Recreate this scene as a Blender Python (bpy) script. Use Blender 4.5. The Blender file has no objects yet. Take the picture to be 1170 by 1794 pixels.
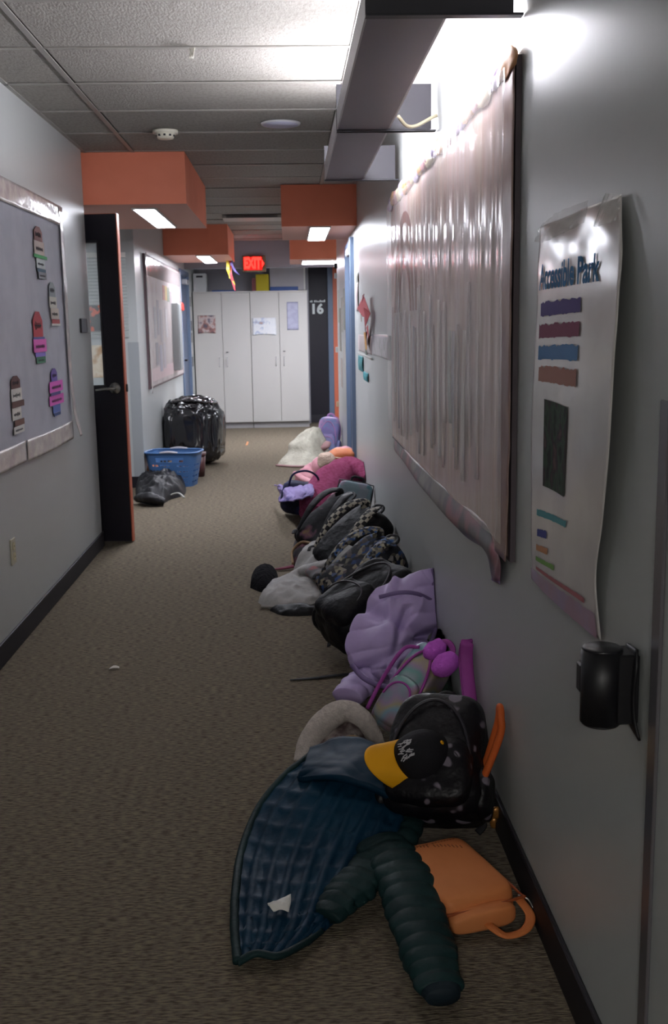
import bpy, math, random
import numpy as np
from mathutils import Vector, Matrix, Euler, noise
random.seed(7)
C = bpy.context.scene.collection
SC = bpy.context.scene
# ------------------------------------------------------------------ camera
F, PITCH, YAW, ROLL, CH = 1838.85, .1754, .0399, -.0169, 1.3904
fw = Vector((math.sin(YAW)*math.cos(PITCH), math.cos(YAW)*math.cos(PITCH), -math.sin(PITCH)))
r0 = Vector((math.cos(YAW), -math.sin(YAW), 0)); u0 = r0.cross(fw)
rt = r0*math.cos(ROLL)+u0*math.sin(ROLL); up = u0*math.cos(ROLL)-r0*math.sin(ROLL)
cam = bpy.data.cameras.new('camera'); co = bpy.data.objects.new('camera', cam); C.objects.link(co)
m = Matrix((rt, up, -fw)).transposed().to_4x4(); m.translation = (0, 0, CH); co.matrix_world = m
cam.sensor_fit = 'VERTICAL'; cam.sensor_height = 23.5; cam.lens = 23.5*F/1794
cam.clip_start = .05
cam.dof.use_dof = True; cam.dof.focus_distance = 2.9; cam.dof.aperture_fstop = 6.3
SC.camera = co
SC.view_settings.view_transform = 'Standard'; SC.view_settings.look = 'None'
SC.view_settings.gamma = 1; SC.view_settings.use_curve_mapping = False
SC.view_settings.exposure = 1.62
# ------------------------------------------------------------------ world (a dim interior grey)
W = bpy.data.worlds.new('world'); SC.world = W; W.use_nodes = True
W.node_tree.nodes['Background'].inputs[0].default_value = (.55, .57, .62, 1)
W.node_tree.nodes['Background'].inputs[1].default_value = .30
def area(name, loc, sx, sy, power, col=(1, .97, .93), rot=(0, 0, 0)):
    l = bpy.data.lights.new(name, 'AREA'); l.shape = 'RECTANGLE'; l.size = sx; l.size_y = sy; l.energy = power; l.color = col
    o = bpy.data.objects.new(name, l); o.location = loc; o.rotation_euler = rot; C.objects.link(o); return o
BACK_W, TUBE_E, PANEL_E = 27, 60, 26
area('fill_light_behind', (-.4, -2.6, 2.42), .55, 1.15, BACK_W)          # fill light added behind the camera to brighten the near hall
# ------------------------------------------------------------------ constants
XL, XR, HC, ZB = -1.243, .5546, 2.473, 2.161
XF = -1.31        # the far left wall stands a little farther out
def P(px, py, z=None, X=None, Y=None):
    """world point seen at a pixel of the photograph, at height z / on plane X / on plane Y"""
    d = rt*((px-585)/F) - up*((py-897)/F) + fw
    t = (z-CH)/d.z if z is not None else (X/d.x if X is not None else Y/d.y)
    return Vector((0, 0, CH)) + d*t
# ------------------------------------------------------------------ materials
def lin(c):
    if isinstance(c, str): c = [int(c[i:i+2], 16) for i in (0, 2, 4)]
    return tuple([((v/255)/12.92 if v/255 <= .04045 else ((v/255+.055)/1.055)**2.4) for v in c]+[1])
MATS = {}
def M(name, col, rough=.6, metal=0, spec=.5, col2=None, vscale=4, vdet=3, lo=.4, hi=.6, bump=0, bscale=60, coat=0, sheen=0,
      emit=0, alpha=1, tex='noise', coord='Object', stretch=(1, 1, 1), trans=0, bdist=.01):
    if name in MATS: return MATS[name]
    mt = bpy.data.materials.new(name); mt.use_nodes = True; nt = mt.node_tree; N = nt.nodes; L = nt.links
    b = N['Principled BSDF']; b.inputs['Base Color'].default_value = lin(col); b.inputs['Roughness'].default_value = rough
    b.inputs['Metallic'].default_value = metal; b.inputs['Specular IOR Level'].default_value = spec
    b.inputs['Coat Weight'].default_value = coat; b.inputs['Coat Roughness'].default_value = .12
    b.inputs['Sheen Weight'].default_value = sheen; b.inputs['Alpha'].default_value = alpha
    b.inputs['Transmission Weight'].default_value = trans
    if emit: b.inputs['Emission Color'].default_value = lin(col); b.inputs['Emission Strength'].default_value = emit
    tc = N.new('ShaderNodeTexCoord'); mp = N.new('ShaderNodeMapping'); mp.inputs['Scale'].default_value = stretch
    L.new(tc.outputs[coord], mp.inputs['Vector'])
    if col2 is not None:
        if tex == 'noise':
            t = N.new('ShaderNodeTexNoise'); t.inputs['Scale'].default_value = vscale; t.inputs['Detail'].default_value = vdet; out = t.outputs['Fac']
        elif tex == 'checker':
            t = N.new('ShaderNodeTexChecker'); t.inputs['Scale'].default_value = vscale; out = t.outputs['Fac']
        elif tex == 'voronoi':
            t = N.new('ShaderNodeTexVoronoi'); t.inputs['Scale'].default_value = vscale; out = t.outputs['Distance']
        elif tex == 'cells':
            t = N.new('ShaderNodeTexVoronoi'); t.inputs['Scale'].default_value = vscale; out = t.outputs['Color']
        L.new(mp.outputs[0], t.inputs['Vector'])
        cr = N.new('ShaderNodeValToRGB'); L.new(out, cr.inputs[0])
        cs = [col]+(list(col2) if isinstance(col2, list) else [col2])
        e = cr.color_ramp.elements
        e[0].position = lo; e[0].color = lin(cs[0]); e[1].position = hi; e[1].color = lin(cs[-1])
        for k, c in enumerate(cs[1:-1]):
            q = e.new(lo+(hi-lo)*(k+1)/(len(cs)-1)); q.color = lin(c)
        L.new(cr.outputs[0], b.inputs['Base Color'])
    if bump:
        n2 = N.new('ShaderNodeTexNoise'); n2.inputs['Scale'].default_value = bscale; n2.inputs['Detail'].default_value = 3
        L.new(mp.outputs[0], n2.inputs['Vector'])
        bp = N.new('ShaderNodeBump'); bp.inputs['Strength'].default_value = bump; bp.inputs['Distance'].default_value = bdist
        L.new(n2.outputs['Fac'], bp.inputs['Height']); L.new(bp.outputs[0], b.inputs['Normal'])
    MATS[name] = mt; return mt
wallM = M('wall_paint', 'b1b4b3', rough=.36, spec=.5, bump=.12, bscale=26, bdist=.004)
wallD = M('wall_paint_end', '8f8c93', rough=.5, bump=.1, bscale=26, bdist=.004)
returnM = M('wall_paint_lit', 'b4bcbc', rough=.5)  # soffit lamp's light on the alcove return, put into a paler wall colour
carpetM = M('carpet_loop', '51483e', rough=.95, spec=.1, col2=['70665a', '857b67'], vscale=70, vdet=4, lo=.36, hi=.62, bump=1, bscale=90, stretch=(.55, 2.6, 1), bdist=.008)
tileM = M('ceiling_tile', '9b9791', rough=.92, spec=.1, col2='8c8882', vscale=40, lo=.42, hi=.7, bump=.4, bscale=70, stretch=(1.6, .7, 1), bdist=.006)
gridM = M('grid_metal', '8f8b85', rough=.4, spec=.5)
baseM = M('rubber_base', '1c191f', rough=.55, spec=.3)
orangeM = M('orange_paint', 'f08c6c', rough=.55, col2='ea8665', vscale=3)
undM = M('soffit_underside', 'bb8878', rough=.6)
blackD = M('black_door_laminate', '201d27', rough=.5, spec=.35)
blueD = M('blue_painted_metal', '5c6c84', rough=.45)
orEdge = M('orange_edge_band', 'c96a4c', rough=.5)
chrome = M('brushed_steel', 'b5b3ad', rough=.3, metal=1)
glassM = M('clear_glass', 'f4fbfb', rough=.03, alpha=.22)
white = M('white_laminate', 'b7b4b0', rough=.42, bump=.03, bscale=40)
whiteP = M('white_paper', 'dedcd6', rough=.6)
greyMt = M('painted_grey_metal', '6a676e', rough=.45, spec=.4)
greyLt = M('light_grey_metal', 'a3a2a6', rough=.4)
blackP = M('black_plastic', '131217', rough=.45, spec=.5)
lampM = M('lamp_panel_glow', 'f1f4ff', emit=PANEL_E)
tubeM = M('lamp_tube_glow', 'f6f6ff', emit=TUBE_E)
redE = M('exit_red_glow', 'ff1a14', emit=3.2)
# ------------------------------------------------------------------ mesh helpers
class G:
    def __init__(s): s.v = []; s.f = []; s.uv = []; s.mi = []
    def add(s, v, f, uv=None, mi=0):
        n = len(s.v); s.v += [tuple(a) for a in v]
        for k, q in enumerate(f):
            s.f.append([n+i for i in q]); s.uv.append(uv[k] if uv is not None else [(0, 0)]*len(q)); s.mi.append(mi)
        return s
    def box(s, a, b, mat=None, mi=0, bev=0):
        x0, y0, z0 = a; x1, y1, z1 = b
        if bev:
            g = bev; v = []; 
            # chamfered box: 24 verts
            import itertools
            idx = {}
            X = (x0, x1); Y = (y0, y1); Z = (z0, z1); sg = (1, -1)
            for i, j, k in itertools.product((0, 1), repeat=3):
                idx[(i, j, k, 0)] = len(v); v.append((X[i], Y[j]+sg[j]*g, Z[k]+sg[k]*g))
                idx[(i, j, k, 1)] = len(v); v.append((X[i]+sg[i]*g, Y[j], Z[k]+sg[k]*g))
                idx[(i, j, k, 2)] = len(v); v.append((X[i]+sg[i]*g, Y[j]+sg[j]*g, Z[k]))
            f = []
            def Q(l): f.append([idx[q] for q in l])
            Q([(0,0,0,0),(0,0,1,0),(0,1,1,0),(0,1,0,0)]); Q([(1,0,0,0),(1,1,0,0),(1,1,1,0),(1,0,1,0)])
            Q([(0,0,0,1),(1,0,0,1),(1,0,1,1),(0,0,1,1)]); Q([(0,1,0,1),(0,1,1,1),(1,1,1,1),(1,1,0,1)])
            Q([(0,0,0,2),(0,1,0,2),(1,1,0,2),(1,0,0,2)]); Q([(0,0,1,2),(1,0,1,2),(1,1,1,2),(0,1,1,2)])
            for i, j in itertools.product((0, 1), repeat=2):
                q = [(i,j,0,0),(i,j,1,0),(i,j,1,1),(i,j,0,1)]; Q(q if (i+j) % 2 else q[::-1])
                q = [(i,0,j,0),(i,1,j,0),(i,1,j,2),(i,0,j,2)]; Q(q[::-1] if (i+j) % 2 else q)
                q = [(0,i,j,1),(1,i,j,1),(1,i,j,2),(0,i,j,2)]; Q(q if (i+j) % 2 else q[::-1])
            for i, j, k in itertools.product((0, 1), repeat=3):
                q = [(i,j,k,0),(i,j,k,1),(i,j,k,2)]; Q(q if (i+j+k) % 2 else q[::-1])
        else:
            v = [(x0,y0,z0),(x1,y0,z0),(x1,y1,z0),(x0,y1,z0),(x0,y0,z1),(x1,y0,z1),(x1,y1,z1),(x0,y1,z1)]
            f = [(0,3,2,1),(4,5,6,7),(0,1,5,4),(1,2,6,5),(2,3,7,6),(3,0,4,7)]
        if mat is not None: v = [mat @ Vector(q) for q in v]
        return s.add(v, f, mi=mi)
    def cyl(s, c, r, h, n=20, axis='z', r2=None, mi=0):
        r2 = r if r2 is None else r2; v = []
        for k, (rr, z) in enumerate(((r, 0), (r2, h))):
            for i in range(n):
                a = 2*math.pi*i/n; p = (rr*math.cos(a), rr*math.sin(a), z)
                p = {'z': p, 'x': (p[2], p[0], p[1]), 'y': (p[1], p[2], p[0])}[axis]
                v.append((c[0]+p[0], c[1]+p[1], c[2]+p[2]))
        f = [(i, (i+1) % n, n+(i+1) % n, n+i) for i in range(n)]+[tuple(range(n))[::-1], tuple(range(n, 2*n))]
        return s.add(v, f, mi=mi)
    def build(s, name, mat, parent=None, smooth=False, mods=None):
        me = bpy.data.meshes.new(name); me.from_pydata(s.v, [], s.f)
        ul = me.uv_layers.new(name='UVMap'); fl = [c for q in s.uv for c in q]
        if fl: ul.data.foreach_set('uv', np.array(fl, dtype=np.float32).ravel())
        for q in (mat if isinstance(mat, (list, tuple)) else [mat]): me.materials.append(q)
        me.polygons.foreach_set('material_index', s.mi)
        if smooth: me.polygons.foreach_set('use_smooth', [True]*len(me.polygons))
        me.update(); o = bpy.data.objects.new(name, me); C.objects.link(o)
        if parent is not None: o.parent = parent
        return o
def gridf(n, mm, cu=False, cv=False):
    f = []; uv = []
    for i in range(n if cu else n-1):
        for j in range(mm if cv else mm-1):
            a, b = (i+1) % n, (j+1) % mm
            f.append((i*mm+j, a*mm+j, a*mm+b, i*mm+b))
            uv.append([(i/(n-1), j/(mm-1)), ((i+1)/(n-1), j/(mm-1)), ((i+1)/(n-1), (j+1)/(mm-1)), (i/(n-1), (j+1)/(mm-1))])
    return f, uv
def catmull(p, t):
    p = np.asarray(p, float); n = len(p)
    if n == 2: return p[0][None]*(1-t)[:, None].reshape(-1, *[1]*(p.ndim-1))+p[1][None]*t.reshape(-1, *[1]*(p.ndim-1))
    s = t*(n-1); i = np.clip(s.astype(int), 0, n-2); f = (s-i).reshape(-1, *[1]*(p.ndim-1))
    g = lambda k: p[np.clip(k, 0, n-1)]
    a, b, c, d = g(i-1), g(i), g(i+1), g(i+2)
    a = np.where((i-1 < 0).reshape(f.shape), 2*b-c, a); d = np.where((i+2 > n-1).reshape(f.shape), 2*c-b, d)
    return .5*(2*b+(c-a)*f+(2*a-5*b+4*c-d)*f*f+(3*b-a-3*c+d)*f**3)
def patch(cp, nu, nv, disp=None, zmin=None, xmax=None, flip=False):
    """smooth sheet through a grid of points, pushed along its normal by disp(u, v)"""
    cp = np.array([[tuple(q) for q in r] for r in cp])
    a = catmull(cp, np.linspace(0, 1, nu)); a = catmull(np.swapaxes(a, 0, 1), np.linspace(0, 1, nv)); a = np.swapaxes(a, 0, 1)
    if disp:
        du = np.gradient(a, axis=0); dv = np.gradient(a, axis=1); n = np.cross(du, dv); n /= np.linalg.norm(n, axis=2)[..., None]+1e-9
        if flip: n = -n
        D = np.array([[disp(i/(nu-1), j/(nv-1)) for j in range(nv)] for i in range(nu)]); a = a+n*D[..., None]
    if zmin is not None: a[..., 2] = np.maximum(a[..., 2], zmin)
    if xmax is not None: a[..., 0] = np.minimum(a[..., 0], xmax)
    f, uv = gridf(nu, nv); 
    if flip: f = [q[::-1] for q in f]; uv = [q[::-1] for q in uv]
    return G().add(a.reshape(-1, 3), f, uv)
def sweep(path, rad, n=40, seg=20, flat=1, disp=None, upv=(0, 0, 1), zmin=None, xmax=None, closed=False, caps=True, power=1):
    """tube along a path; rad = list of half widths, flat = thickness / width"""
    t = np.linspace(0, 1, n); p = catmull([tuple(q) for q in path], t)
    r = catmull(np.array(rad if isinstance(rad, (list, tuple)) else [rad, rad], float)[:, None], t)[:, 0]
    T = np.gradient(p, axis=0); T /= np.linalg.norm(T, axis=1)[:, None]+1e-9
    U = np.array(upv, float); S = np.cross(T, U); S /= np.linalg.norm(S, axis=1)[:, None]+1e-9; N = np.cross(S, T)
    v = []
    for i in range(n):
        for j in range(seg):
            a = 2*math.pi*j/seg; k = r[i]*(1+(disp(t[i], a) if disp else 0))
            ca, sa = math.cos(a), math.sin(a)
            if power != 1: ca = math.copysign(abs(ca)**power, ca); sa = math.copysign(abs(sa)**power, sa)
            v.append(p[i]+S[i]*ca*k+N[i]*sa*k*flat)
    v = np.array(v)
    if zmin is not None: v[:, 2] = np.maximum(v[:, 2], zmin)
    if xmax is not None: v[:, 0] = np.minimum(v[:, 0], xmax)
    f, uv = gridf(n, seg, cv=True); g = G().add(v, f, uv)
    if caps: g.add([], []); g.f.append(list(range(seg))); g.uv.append([(0, 0)]*seg); g.mi.append(0); b = (n-1)*seg; g.f.append([b+j for j in range(seg)][::-1]); g.uv.append([(0, 0)]*seg); g.mi.append(0)
    return g
def blob(w, d, h, e=.5, ez=.6, taper=0, disp=None, nu=40, nv=28, c=(0, 0, 0)):
    """rounded box (superellipsoid) standing on z = 0"""
    v = []
    pw = lambda x, k: math.copysign(abs(x)**k, x)
    for i in range(nv+1):
        ph = -math.pi/2+math.pi*i/nv
        for j in range(nu):
            th = 2*math.pi*j/nu
            cz = pw(math.cos(ph), ez); x = cz*pw(math.cos(th), e); y = cz*pw(math.sin(th), e); z = pw(math.sin(ph), ez)
            k = 1-taper*(z+1)/2
            q = Vector((x*w/2*k, y*d/2*k, (z+1)*h/2))
            if disp:
                nn = Vector((x/w, y/d, z/h)).normalized(); q += nn*disp(q, j/nu, i/nv)
            v.append((q.x+c[0], q.y+c[1], q.z+c[2]))
    f, uv = gridf(nv+1, nu, cv=True)
    return G().add(v, [q[::-1] for q in f], [q[::-1] for q in uv])
def heap(outline, h, disp=None, rings=22, n=90, pw=.5, c=None, z0=0, xmax=None, tilt=(0, 0)):
    """crumpled mound of cloth over a floor outline"""
    o = [Vector((q[0], q[1], 0)) for q in outline]; o.append(o[0])
    pts = catmull([tuple(q) for q in o], np.linspace(0, 1, n+1))[:-1]
    ce = np.mean(pts, axis=0) if c is None else np.array([c[0], c[1], 0])
    v = []
    for k in range(rings):
        r = 1-k/(rings-1)
        for q in pts:
            x, y = ce[:2]+(q[:2]-ce[:2])*r; z = h*max(0, 1-r**2.2)**pw*(1+tilt[0]*(x-ce[0])+tilt[1]*(y-ce[1]))
            if disp: z += disp(x, y, r)*min(1, (1-r)*6)
            if xmax: x = min(x, xmax)
            v.append((x, y, max(z0+z, z0+.002 if r < 1 else z0)))
    f, uv = gridf(rings, n, cv=True)
    return G().add(v, [q[::-1] for q in f], [q[::-1] for q in uv])
def ns(x, y, z=0, s=1): return noise.noise(Vector((x*s, y*s, z*s)))
def ridge(x, y, z=0, s=1): return 1-2*abs(noise.noise(Vector((x*s, y*s, z*s))))
def text(s, name, size, mat, mtx, parent=None, ext=.001, off=0, align='CENTER'):
    cu = bpy.data.curves.new(name, 'FONT'); cu.body = s; cu.size = size; cu.extrude = ext; cu.offset = off; cu.align_x = align; cu.align_y = 'CENTER'; cu.resolution_u = 3
    t = bpy.data.objects.new('tmp', cu); C.objects.link(t); dg = bpy.context.evaluated_depsgraph_get()
    me = bpy.data.meshes.new_from_object(t.evaluated_get(dg)); bpy.data.objects.remove(t)
    me.transform(mtx); me.materials.clear(); me.materials.append(mat); o = bpy.data.objects.new(name, me); C.objects.link(o)
    if parent is not None: o.parent = parent
    return o
def thing(name, label, cat, loc=(0, 0, 0), rot=(0, 0, 0), group=None):
    o = bpy.data.objects.new(name, None); C.objects.link(o); o.location = loc; o.rotation_euler = rot; o.empty_display_size = .05
    return tag(o, label, cat, group)
def tag(o, label, cat, group=None):
    o['label'] = label; o['category'] = cat
    if group: o['group'] = group
    return o
def struct(o): o['kind'] = 'structure'; return o
def box(name, a, b, mat, parent=None, bev=0, mtx=None):
    lo = tuple(min(p, q) for p, q in zip(a, b)); hi = tuple(max(p, q) for p, q in zip(a, b))
    return G().box(lo, hi, bev=bev, mat=mtx).build(name, mat, parent)
def recentre(root):
    """move a thing built in world coordinates so its Empty stands at its base"""
    pts = [Vector(v) for ch in desc(root) if ch.type == 'MESH' for v in (ch.matrix_basis @ x.co for x in ch.data.vertices)]
    c = Vector(((min(p.x for p in pts)+max(p.x for p in pts))/2, (min(p.y for p in pts)+max(p.y for p in pts))/2, min(p.z for p in pts)))
    for ch in desc(root):
        if ch.type == 'MESH': ch.data.transform(Matrix.Translation(-c))
    root.location = c
def desc(o):
    r = []
    for c in o.children: r.append(c); r += desc(c)
    return r
def settle(root, z=.001, xmax=XR-.004):
    R = root.rotation_euler.to_matrix().to_4x4(); R.translation = root.location
    pts = [R @ v.co for ch in desc(root) if ch.type == 'MESH' for v in ch.data.vertices]
    root.location.z += z-min(p.z for p in pts)
    mx = max(p.x for p in pts)
    if xmax is not None and mx > xmax: root.location.x -= mx-xmax
    return root
# ================================================================== SETTING
YN = 6.76; YF = 9.33; YB = -4.0
struct(box('floor', (-2.2, YB, -.05), (2.2, 16.2, 0), carpetM))
struct(box('wall_left', (XL-.15, YB, 0), (XL, YN, 2.7), wallM))
struct(box('wall_left_alcove_near', (-2.1, YN-.12, 0), (XL-.15, YN, 2.7), wallM))
struct(box('wall_left_alcove_back', (-2.2, YN-.12, 0), (-2.1, YF+.15, 2.7), wallM))
struct(box('wall_left_alcove_far', (-2.1, YF, 0), (XF-.12, YF+.15, 2.7), returnM))
struct(box('wall_left_far', (XF-.12, YF, 0), (XF, 13.09, 2.7), wallM))
struct(box('wall_left_door_head', (XF-.12, 13.09, 2.10), (XF, 14.2, 2.7), wallM))
struct(box('wall_left_end', (XF-.12, 14.2, 0), (XF, 15.27, 2.7), wallM))
struct(box('wall_right', (XR, YB, 0), (XR+.12, 8.87, 2.7), wallM))
struct(box('wall_right_door_head', (XR, 8.87, 2.10), (XR+.12, 9.99, 2.7), wallM))
struct(box('wall_right_far', (XR, 9.99, 0), (XR+.12, 12.0, 2.7), wallM))
struct(box('wall_right_recess', (.95, 12.0, 0), (1.05, 15.42, 2.7), wallM))
struct(box('wall_right_return', (XR+.12, 11.88, 0), (1.05, 12.0, 2.7), wallM))
struct(box('wall_end_right', (.72, 15.27, 0), (1.05, 15.42, 2.7), orangeM))
struct(box('wall_end', (-1.75, 15.27, 0), (.30, 15.42, 2.7), wallD))
struct(box('wall_end_door_head', (.30, 15.27, 2.35), (.72, 15.42, 2.7), wallD))
struct(box('wall_back', (-1.4, YB-.1, 0), (.7, YB, 2.7), wallM))
# baseboards
struct(box('baseboard_left', (XL, YB, 0), (XL+.012, YN, .10), baseM, bev=.003))
struct(box('baseboard_left_far', (XF, YF, 0), (XF+.012, 13.03, .10), baseM, bev=.003))
struct(box('baseboard_alcove', (-2.1, YF-.012, 0), (XF+.012, YF, .10), baseM, bev=.003))
struct(box('baseboard_alcove_near', (-2.1, YN, 0), (XL+.012, YN+.012, .10), baseM, bev=.003))
struct(box('baseboard_right', (XR-.012, YB, 0), (XR, 8.82, .10), baseM, bev=.003))
struct(box('baseboard_right_far', (XR-.012, 10.04, 0), (XR, 12.0, .10), baseM, bev=.003))
# corner guard: the two-tone lower part of the far corner
struct(box('trim_corner_guard', (XF-.09, YF-.005, .1), (XF+.004, YF, 1.28), M('vinyl_guard', '969a9c', rough=.4)))
# ceiling: deck + T-grid + tiles
ceil = struct(box('ceiling', (-2.2, YB-.1, HC+.08), (2.2, 16.2, HC+.14), tileM))
y0 = 4.3882-.6096*13
ys = [y0+.6096*k for k in range(0, 34)]
ys = [y for y in ys if y < 15.4]
g = G()
for y in ys: g.box((-2.1, y-.012, HC), (1.0, y+.012, HC+.004))
for x in (-.939, .28): g.box((x-.012, ys[0], HC-.0005), (x+.012, 15.3, HC+.0035))
g.box((XL, ys[0], HC), (XL+.02, 15.3, HC+.02)); g.box((XR-.02, ys[0], HC), (XR, 12, HC+.02))
g.build('ceiling_grid', gridM, ceil)
for (xa, xb) in ((-2.1, -.939), (-.939, .28), (.28, .98)):
    me = None
    for k in range(len(ys)-1):
        if me is None:
            o = G().box((0, 0, 0), (xb-xa-.026, .6096-.026, .012), bev=.004).build('ceiling_tile', tileM, ceil); me = o.data
        else:
            o = bpy.data.objects.new('ceiling_tile', me); C.objects.link(o); o.parent = ceil
        o.location = (xa+.013, ys[k]+.013, HC+.005+.002*math.sin(k*3.1+xa*7))
# soffits
def soffit(name, x0, x1, ya, yb, faces=orangeM):
    g = G().box((x0, ya, ZB), (x1, yb, HC+.002))
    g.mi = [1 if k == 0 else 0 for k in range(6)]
    return struct(g.build(name, [faces, undM]))
soffit('trim_soffit_left', -2.098, -.62, 6.855, 8.52)
soffit('trim_soffit_left_far', XF, -.622, 11.55, 12.9)
soffit('trim_soffit_right', -.034, XR, 8.46, 9.78)
soffit('trim_soffit_right_far', .039, .95, 12.55, 13.55)
struct(box('trim_header_end', (-1.65, 13.8, 2.14), (.95, 13.92, HC+.05), wallD))
# second orange panel in the far recess
# ------------------------------------------------------------------ recessed lamps in soffits
def panel_lamp(label, x0, x1, ya, yb):
    t = thing('recessed_ceiling_lamp', label, 'lamp', ((x0+x1)/2, (ya+yb)/2, ZB-.012), group='recessed lamps in the orange soffits')
    w, l = (x1-x0)/2, (yb-ya)/2; g = G()
    for a, b in (((-w-.012, -l-.012), (w+.012, -l)), ((-w-.012, l), (w+.012, l+.012)), ((-w-.012, -l), (-w, l)), ((w, -l), (w+.012, l))):
        g.box((a[0], a[1], 0), (b[0], b[1], .012))
    g.build('frame', white, t); G().box((-w, -l, .002), (w, l, .011)).build('diffuser', lampM, t)
panel_lamp('long white recessed lamp under the nearest orange soffit on the left', -.98, -.845, 7.06, 8.32)
panel_lamp('recessed lamp under the farther left orange soffit', -.965, -.83, 11.64, 12.86)
panel_lamp('rounded white recessed lamp under the right orange soffit before the bulletin board wall', .195, .342, 8.5, 9.72)
panel_lamp('wide flat lamp glowing above the black door numbered 16', .19, .62, 12.75, 13.4)
# ------------------------------------------------------------------ open black door (left)
ang = math.radians(-7.5)
dr = thing('door_1', 'open black door with orange edge, narrow glass pane and steel lever', 'door', (-1.95, 6.985, .008), (0, 0, ang)); dr['kind'] = 'structure'
del dr['category']
Wd, Hd, Td = .893, 2.10, .045; lx0, lx1, lz0, lz1 = Wd-.26, Wd-.135, 1.03, 1.925
g = G().box((0, 0, 0), (lx0, Td, Hd)).box((lx1, 0, 0), (Wd-.003, Td, Hd)).box((lx0, 0, 0), (lx1, Td, lz0)).box((lx0, 0, lz1), (lx1, Td, Hd))
g.build('door_slab', blackD, dr)
box('edge_band', (Wd-.003, -.0005, 0), (Wd+.004, Td+.0005, Hd), orEdge, dr)
box('top_edge_band', (0, 0, Hd), (Wd, Td, Hd+.003), orEdge, dr)
box('glass_pane', (lx0, .018, lz0), (lx1, .024, lz1), glassM, dr)
g = G()
for a, b in (((lx0-.015, lz0-.015), (lx0, lz1+.015)), ((lx1, lz0-.015), (lx1+.012, lz1+.015)), ((lx0, lz0-.015), (lx1, lz0)), ((lx0, lz1), (lx1, lz1+.015))):
    g.box((a[0], -.006, a[1]), (b[0], 0, b[1]))
g.build('pane_frame', M('dark_bronze', '2a2830', rough=.4), dr)
lv = G().cyl((Wd-.062, -.012, 1.01), .036, .012, 28, 'y').build('lever_rose', chrome, dr, True)
sweep([(Wd-.062, -.012, 1.01), (Wd-.062, -.05, 1.01), (Wd-.075, -.062, 1.01), (Wd-.12, -.062, 1.006), (Wd-.175, -.058, 1.0)], [.011, .011, .011, .0095, .008], 24, 12).build('lever', chrome, lv, True)
G().cyl((Wd-.062, Td, 1.01), .032, .012, 28, 'y').build('lever_rose', chrome, dr, True)
box('latch', (Wd+.004, .014, .985), (Wd+.014, .03, 1.035), M('dull_latch', '5d5a58', rough=.4, metal=.8), dr, bev=.003)
# things seen through the pane on the alcove wall
def sheet(name, label, cat, y0, y1, z0, z1, x, mat, th=.002, group=None, parent=None, side=1, plane='x'):
    if plane == 'x': o = box(name, (x, y0, z0), (x+side*th, y1, z1), mat, parent)
    else: o = box(name, (y0, x, z0), (y1, x-th, z1), mat, parent)
    if parent is None: tag(o, label, cat, group)
    return o
bl = thing('window_blind', 'pale slatted blind seen through the narrow pane of the open black door', 'blind')
box('headrail', (-1.78, YF-.05, 2.0), (-1.38, YF-.012, 2.04), whiteP, bl)
for k in range(24):
    z = 1.98-k*.028
    G().box((-1.78, -.001, -.013), (-1.38, .001, .013), mat=Matrix.Translation((0, YF-.03, z)) @ Matrix.Rotation(.5, 4, 'X')).build('slat', M('blind_slat', 'c4cac8', rough=.5), bl)
recentre(bl)
sheet('wall_sign', 'orange and dark sign seen through the pane of the open black door', 'sign', -1.72, -1.50, 1.38, 1.60, YF-.052, M('orange_black_print', 'd0522c', rough=.6, col2=['e05a30', '222028'], vscale=9, lo=.45, hi=.56), .004, plane='y')
sheet('poster', 'cream and tan poster seen through the lower half of the door pane', 'poster', -1.74, -1.46, .98, 1.26, YF-.004, M('cream_print', 'd9c7a6', rough=.6, col2=['e8dac0', 'b98a4d'], vscale=7, lo=.4, hi=.65), .004, plane='y')
# wall jacks / plates
o = box('wall_plate', (XL, 6.42, 1.375), (XL+.012, 6.60, 1.46), M('bronze_plate', '3c3b40', rough=.5), bev=.003); tag(o, 'small dark square plate on left wall beside the black door', 'plate')
t = thing('power_outlet', 'beige double socket low on the left wall', 'outlet', (XL, 4.6, .375))
box('cover_plate', (0, -.036, 0), (.007, .036, .115), M('beige_plastic', 'b3ad98', rough=.5), t, bev=.002)
for z in (.034, .081):
    s = G().cyl((.007, 0, z), .018, .003, 18, 'x').build('socket', M('ivory_socket', 'c6bc97', rough=.5), t)
    for yy in (-.006, .006): box('slot', (.010, yy-.001, z-.005), (.0105, yy+.001, z+.005), blackP, s)
# ------------------------------------------------------------------ left bulletin board
LB = thing('bulletin_board', 'grey-blue bulletin board with pale border on the left wall', 'board')
box('backing', (XL, 3.0, .80), (XL+.018, 5.95, 2.05), M('slate_paper', 'b9bac6', rough=.8, col2='b0b2bf', vscale=5, bump=.2, bscale=12), LB)
borM = M('silver_white_border', 'c9c3be', rough=.22, col2='b9b2b2', vscale=14, bump=.35, bscale=18)
def ribbon(name, pts, wv, mat, parent, n=60, amp=.004, th=.0015):
    """thin strip along pts, width vector wv, standing off with soft waves"""
    pts = [Vector(p) for p in pts]; wv = Vector(wv)
    g = patch([[p for p in pts], [p+wv*.5 for p in pts], [p+wv for p in pts]], 8, n, lambda u, v: amp*ns(u*2, v*14, 3.1))
    o = g.build(name, mat, parent, True); sm = o.modifiers.new('s', 'SOLIDIFY'); sm.thickness = th; sm.offset = 0; return o
bx = XL+.024
ribbon('border_strip', [(bx, 3.0, 2.05), (bx, 4.5, 2.05), (bx, 5.95, 2.055)], (0, 0, -.105), borM, LB)
ribbon('border_strip', [(bx, 3.0, .80), (bx, 4.0, .8), (bx, 4.87, .80)], (0, 0, .095), borM, LB)
ribbon('border_strip', [(bx+.002, 4.885, .795), (bx+.004, 5.4, .79), (bx+.002, 5.93, .795)], (0, 0, .10), borM, LB)
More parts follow.
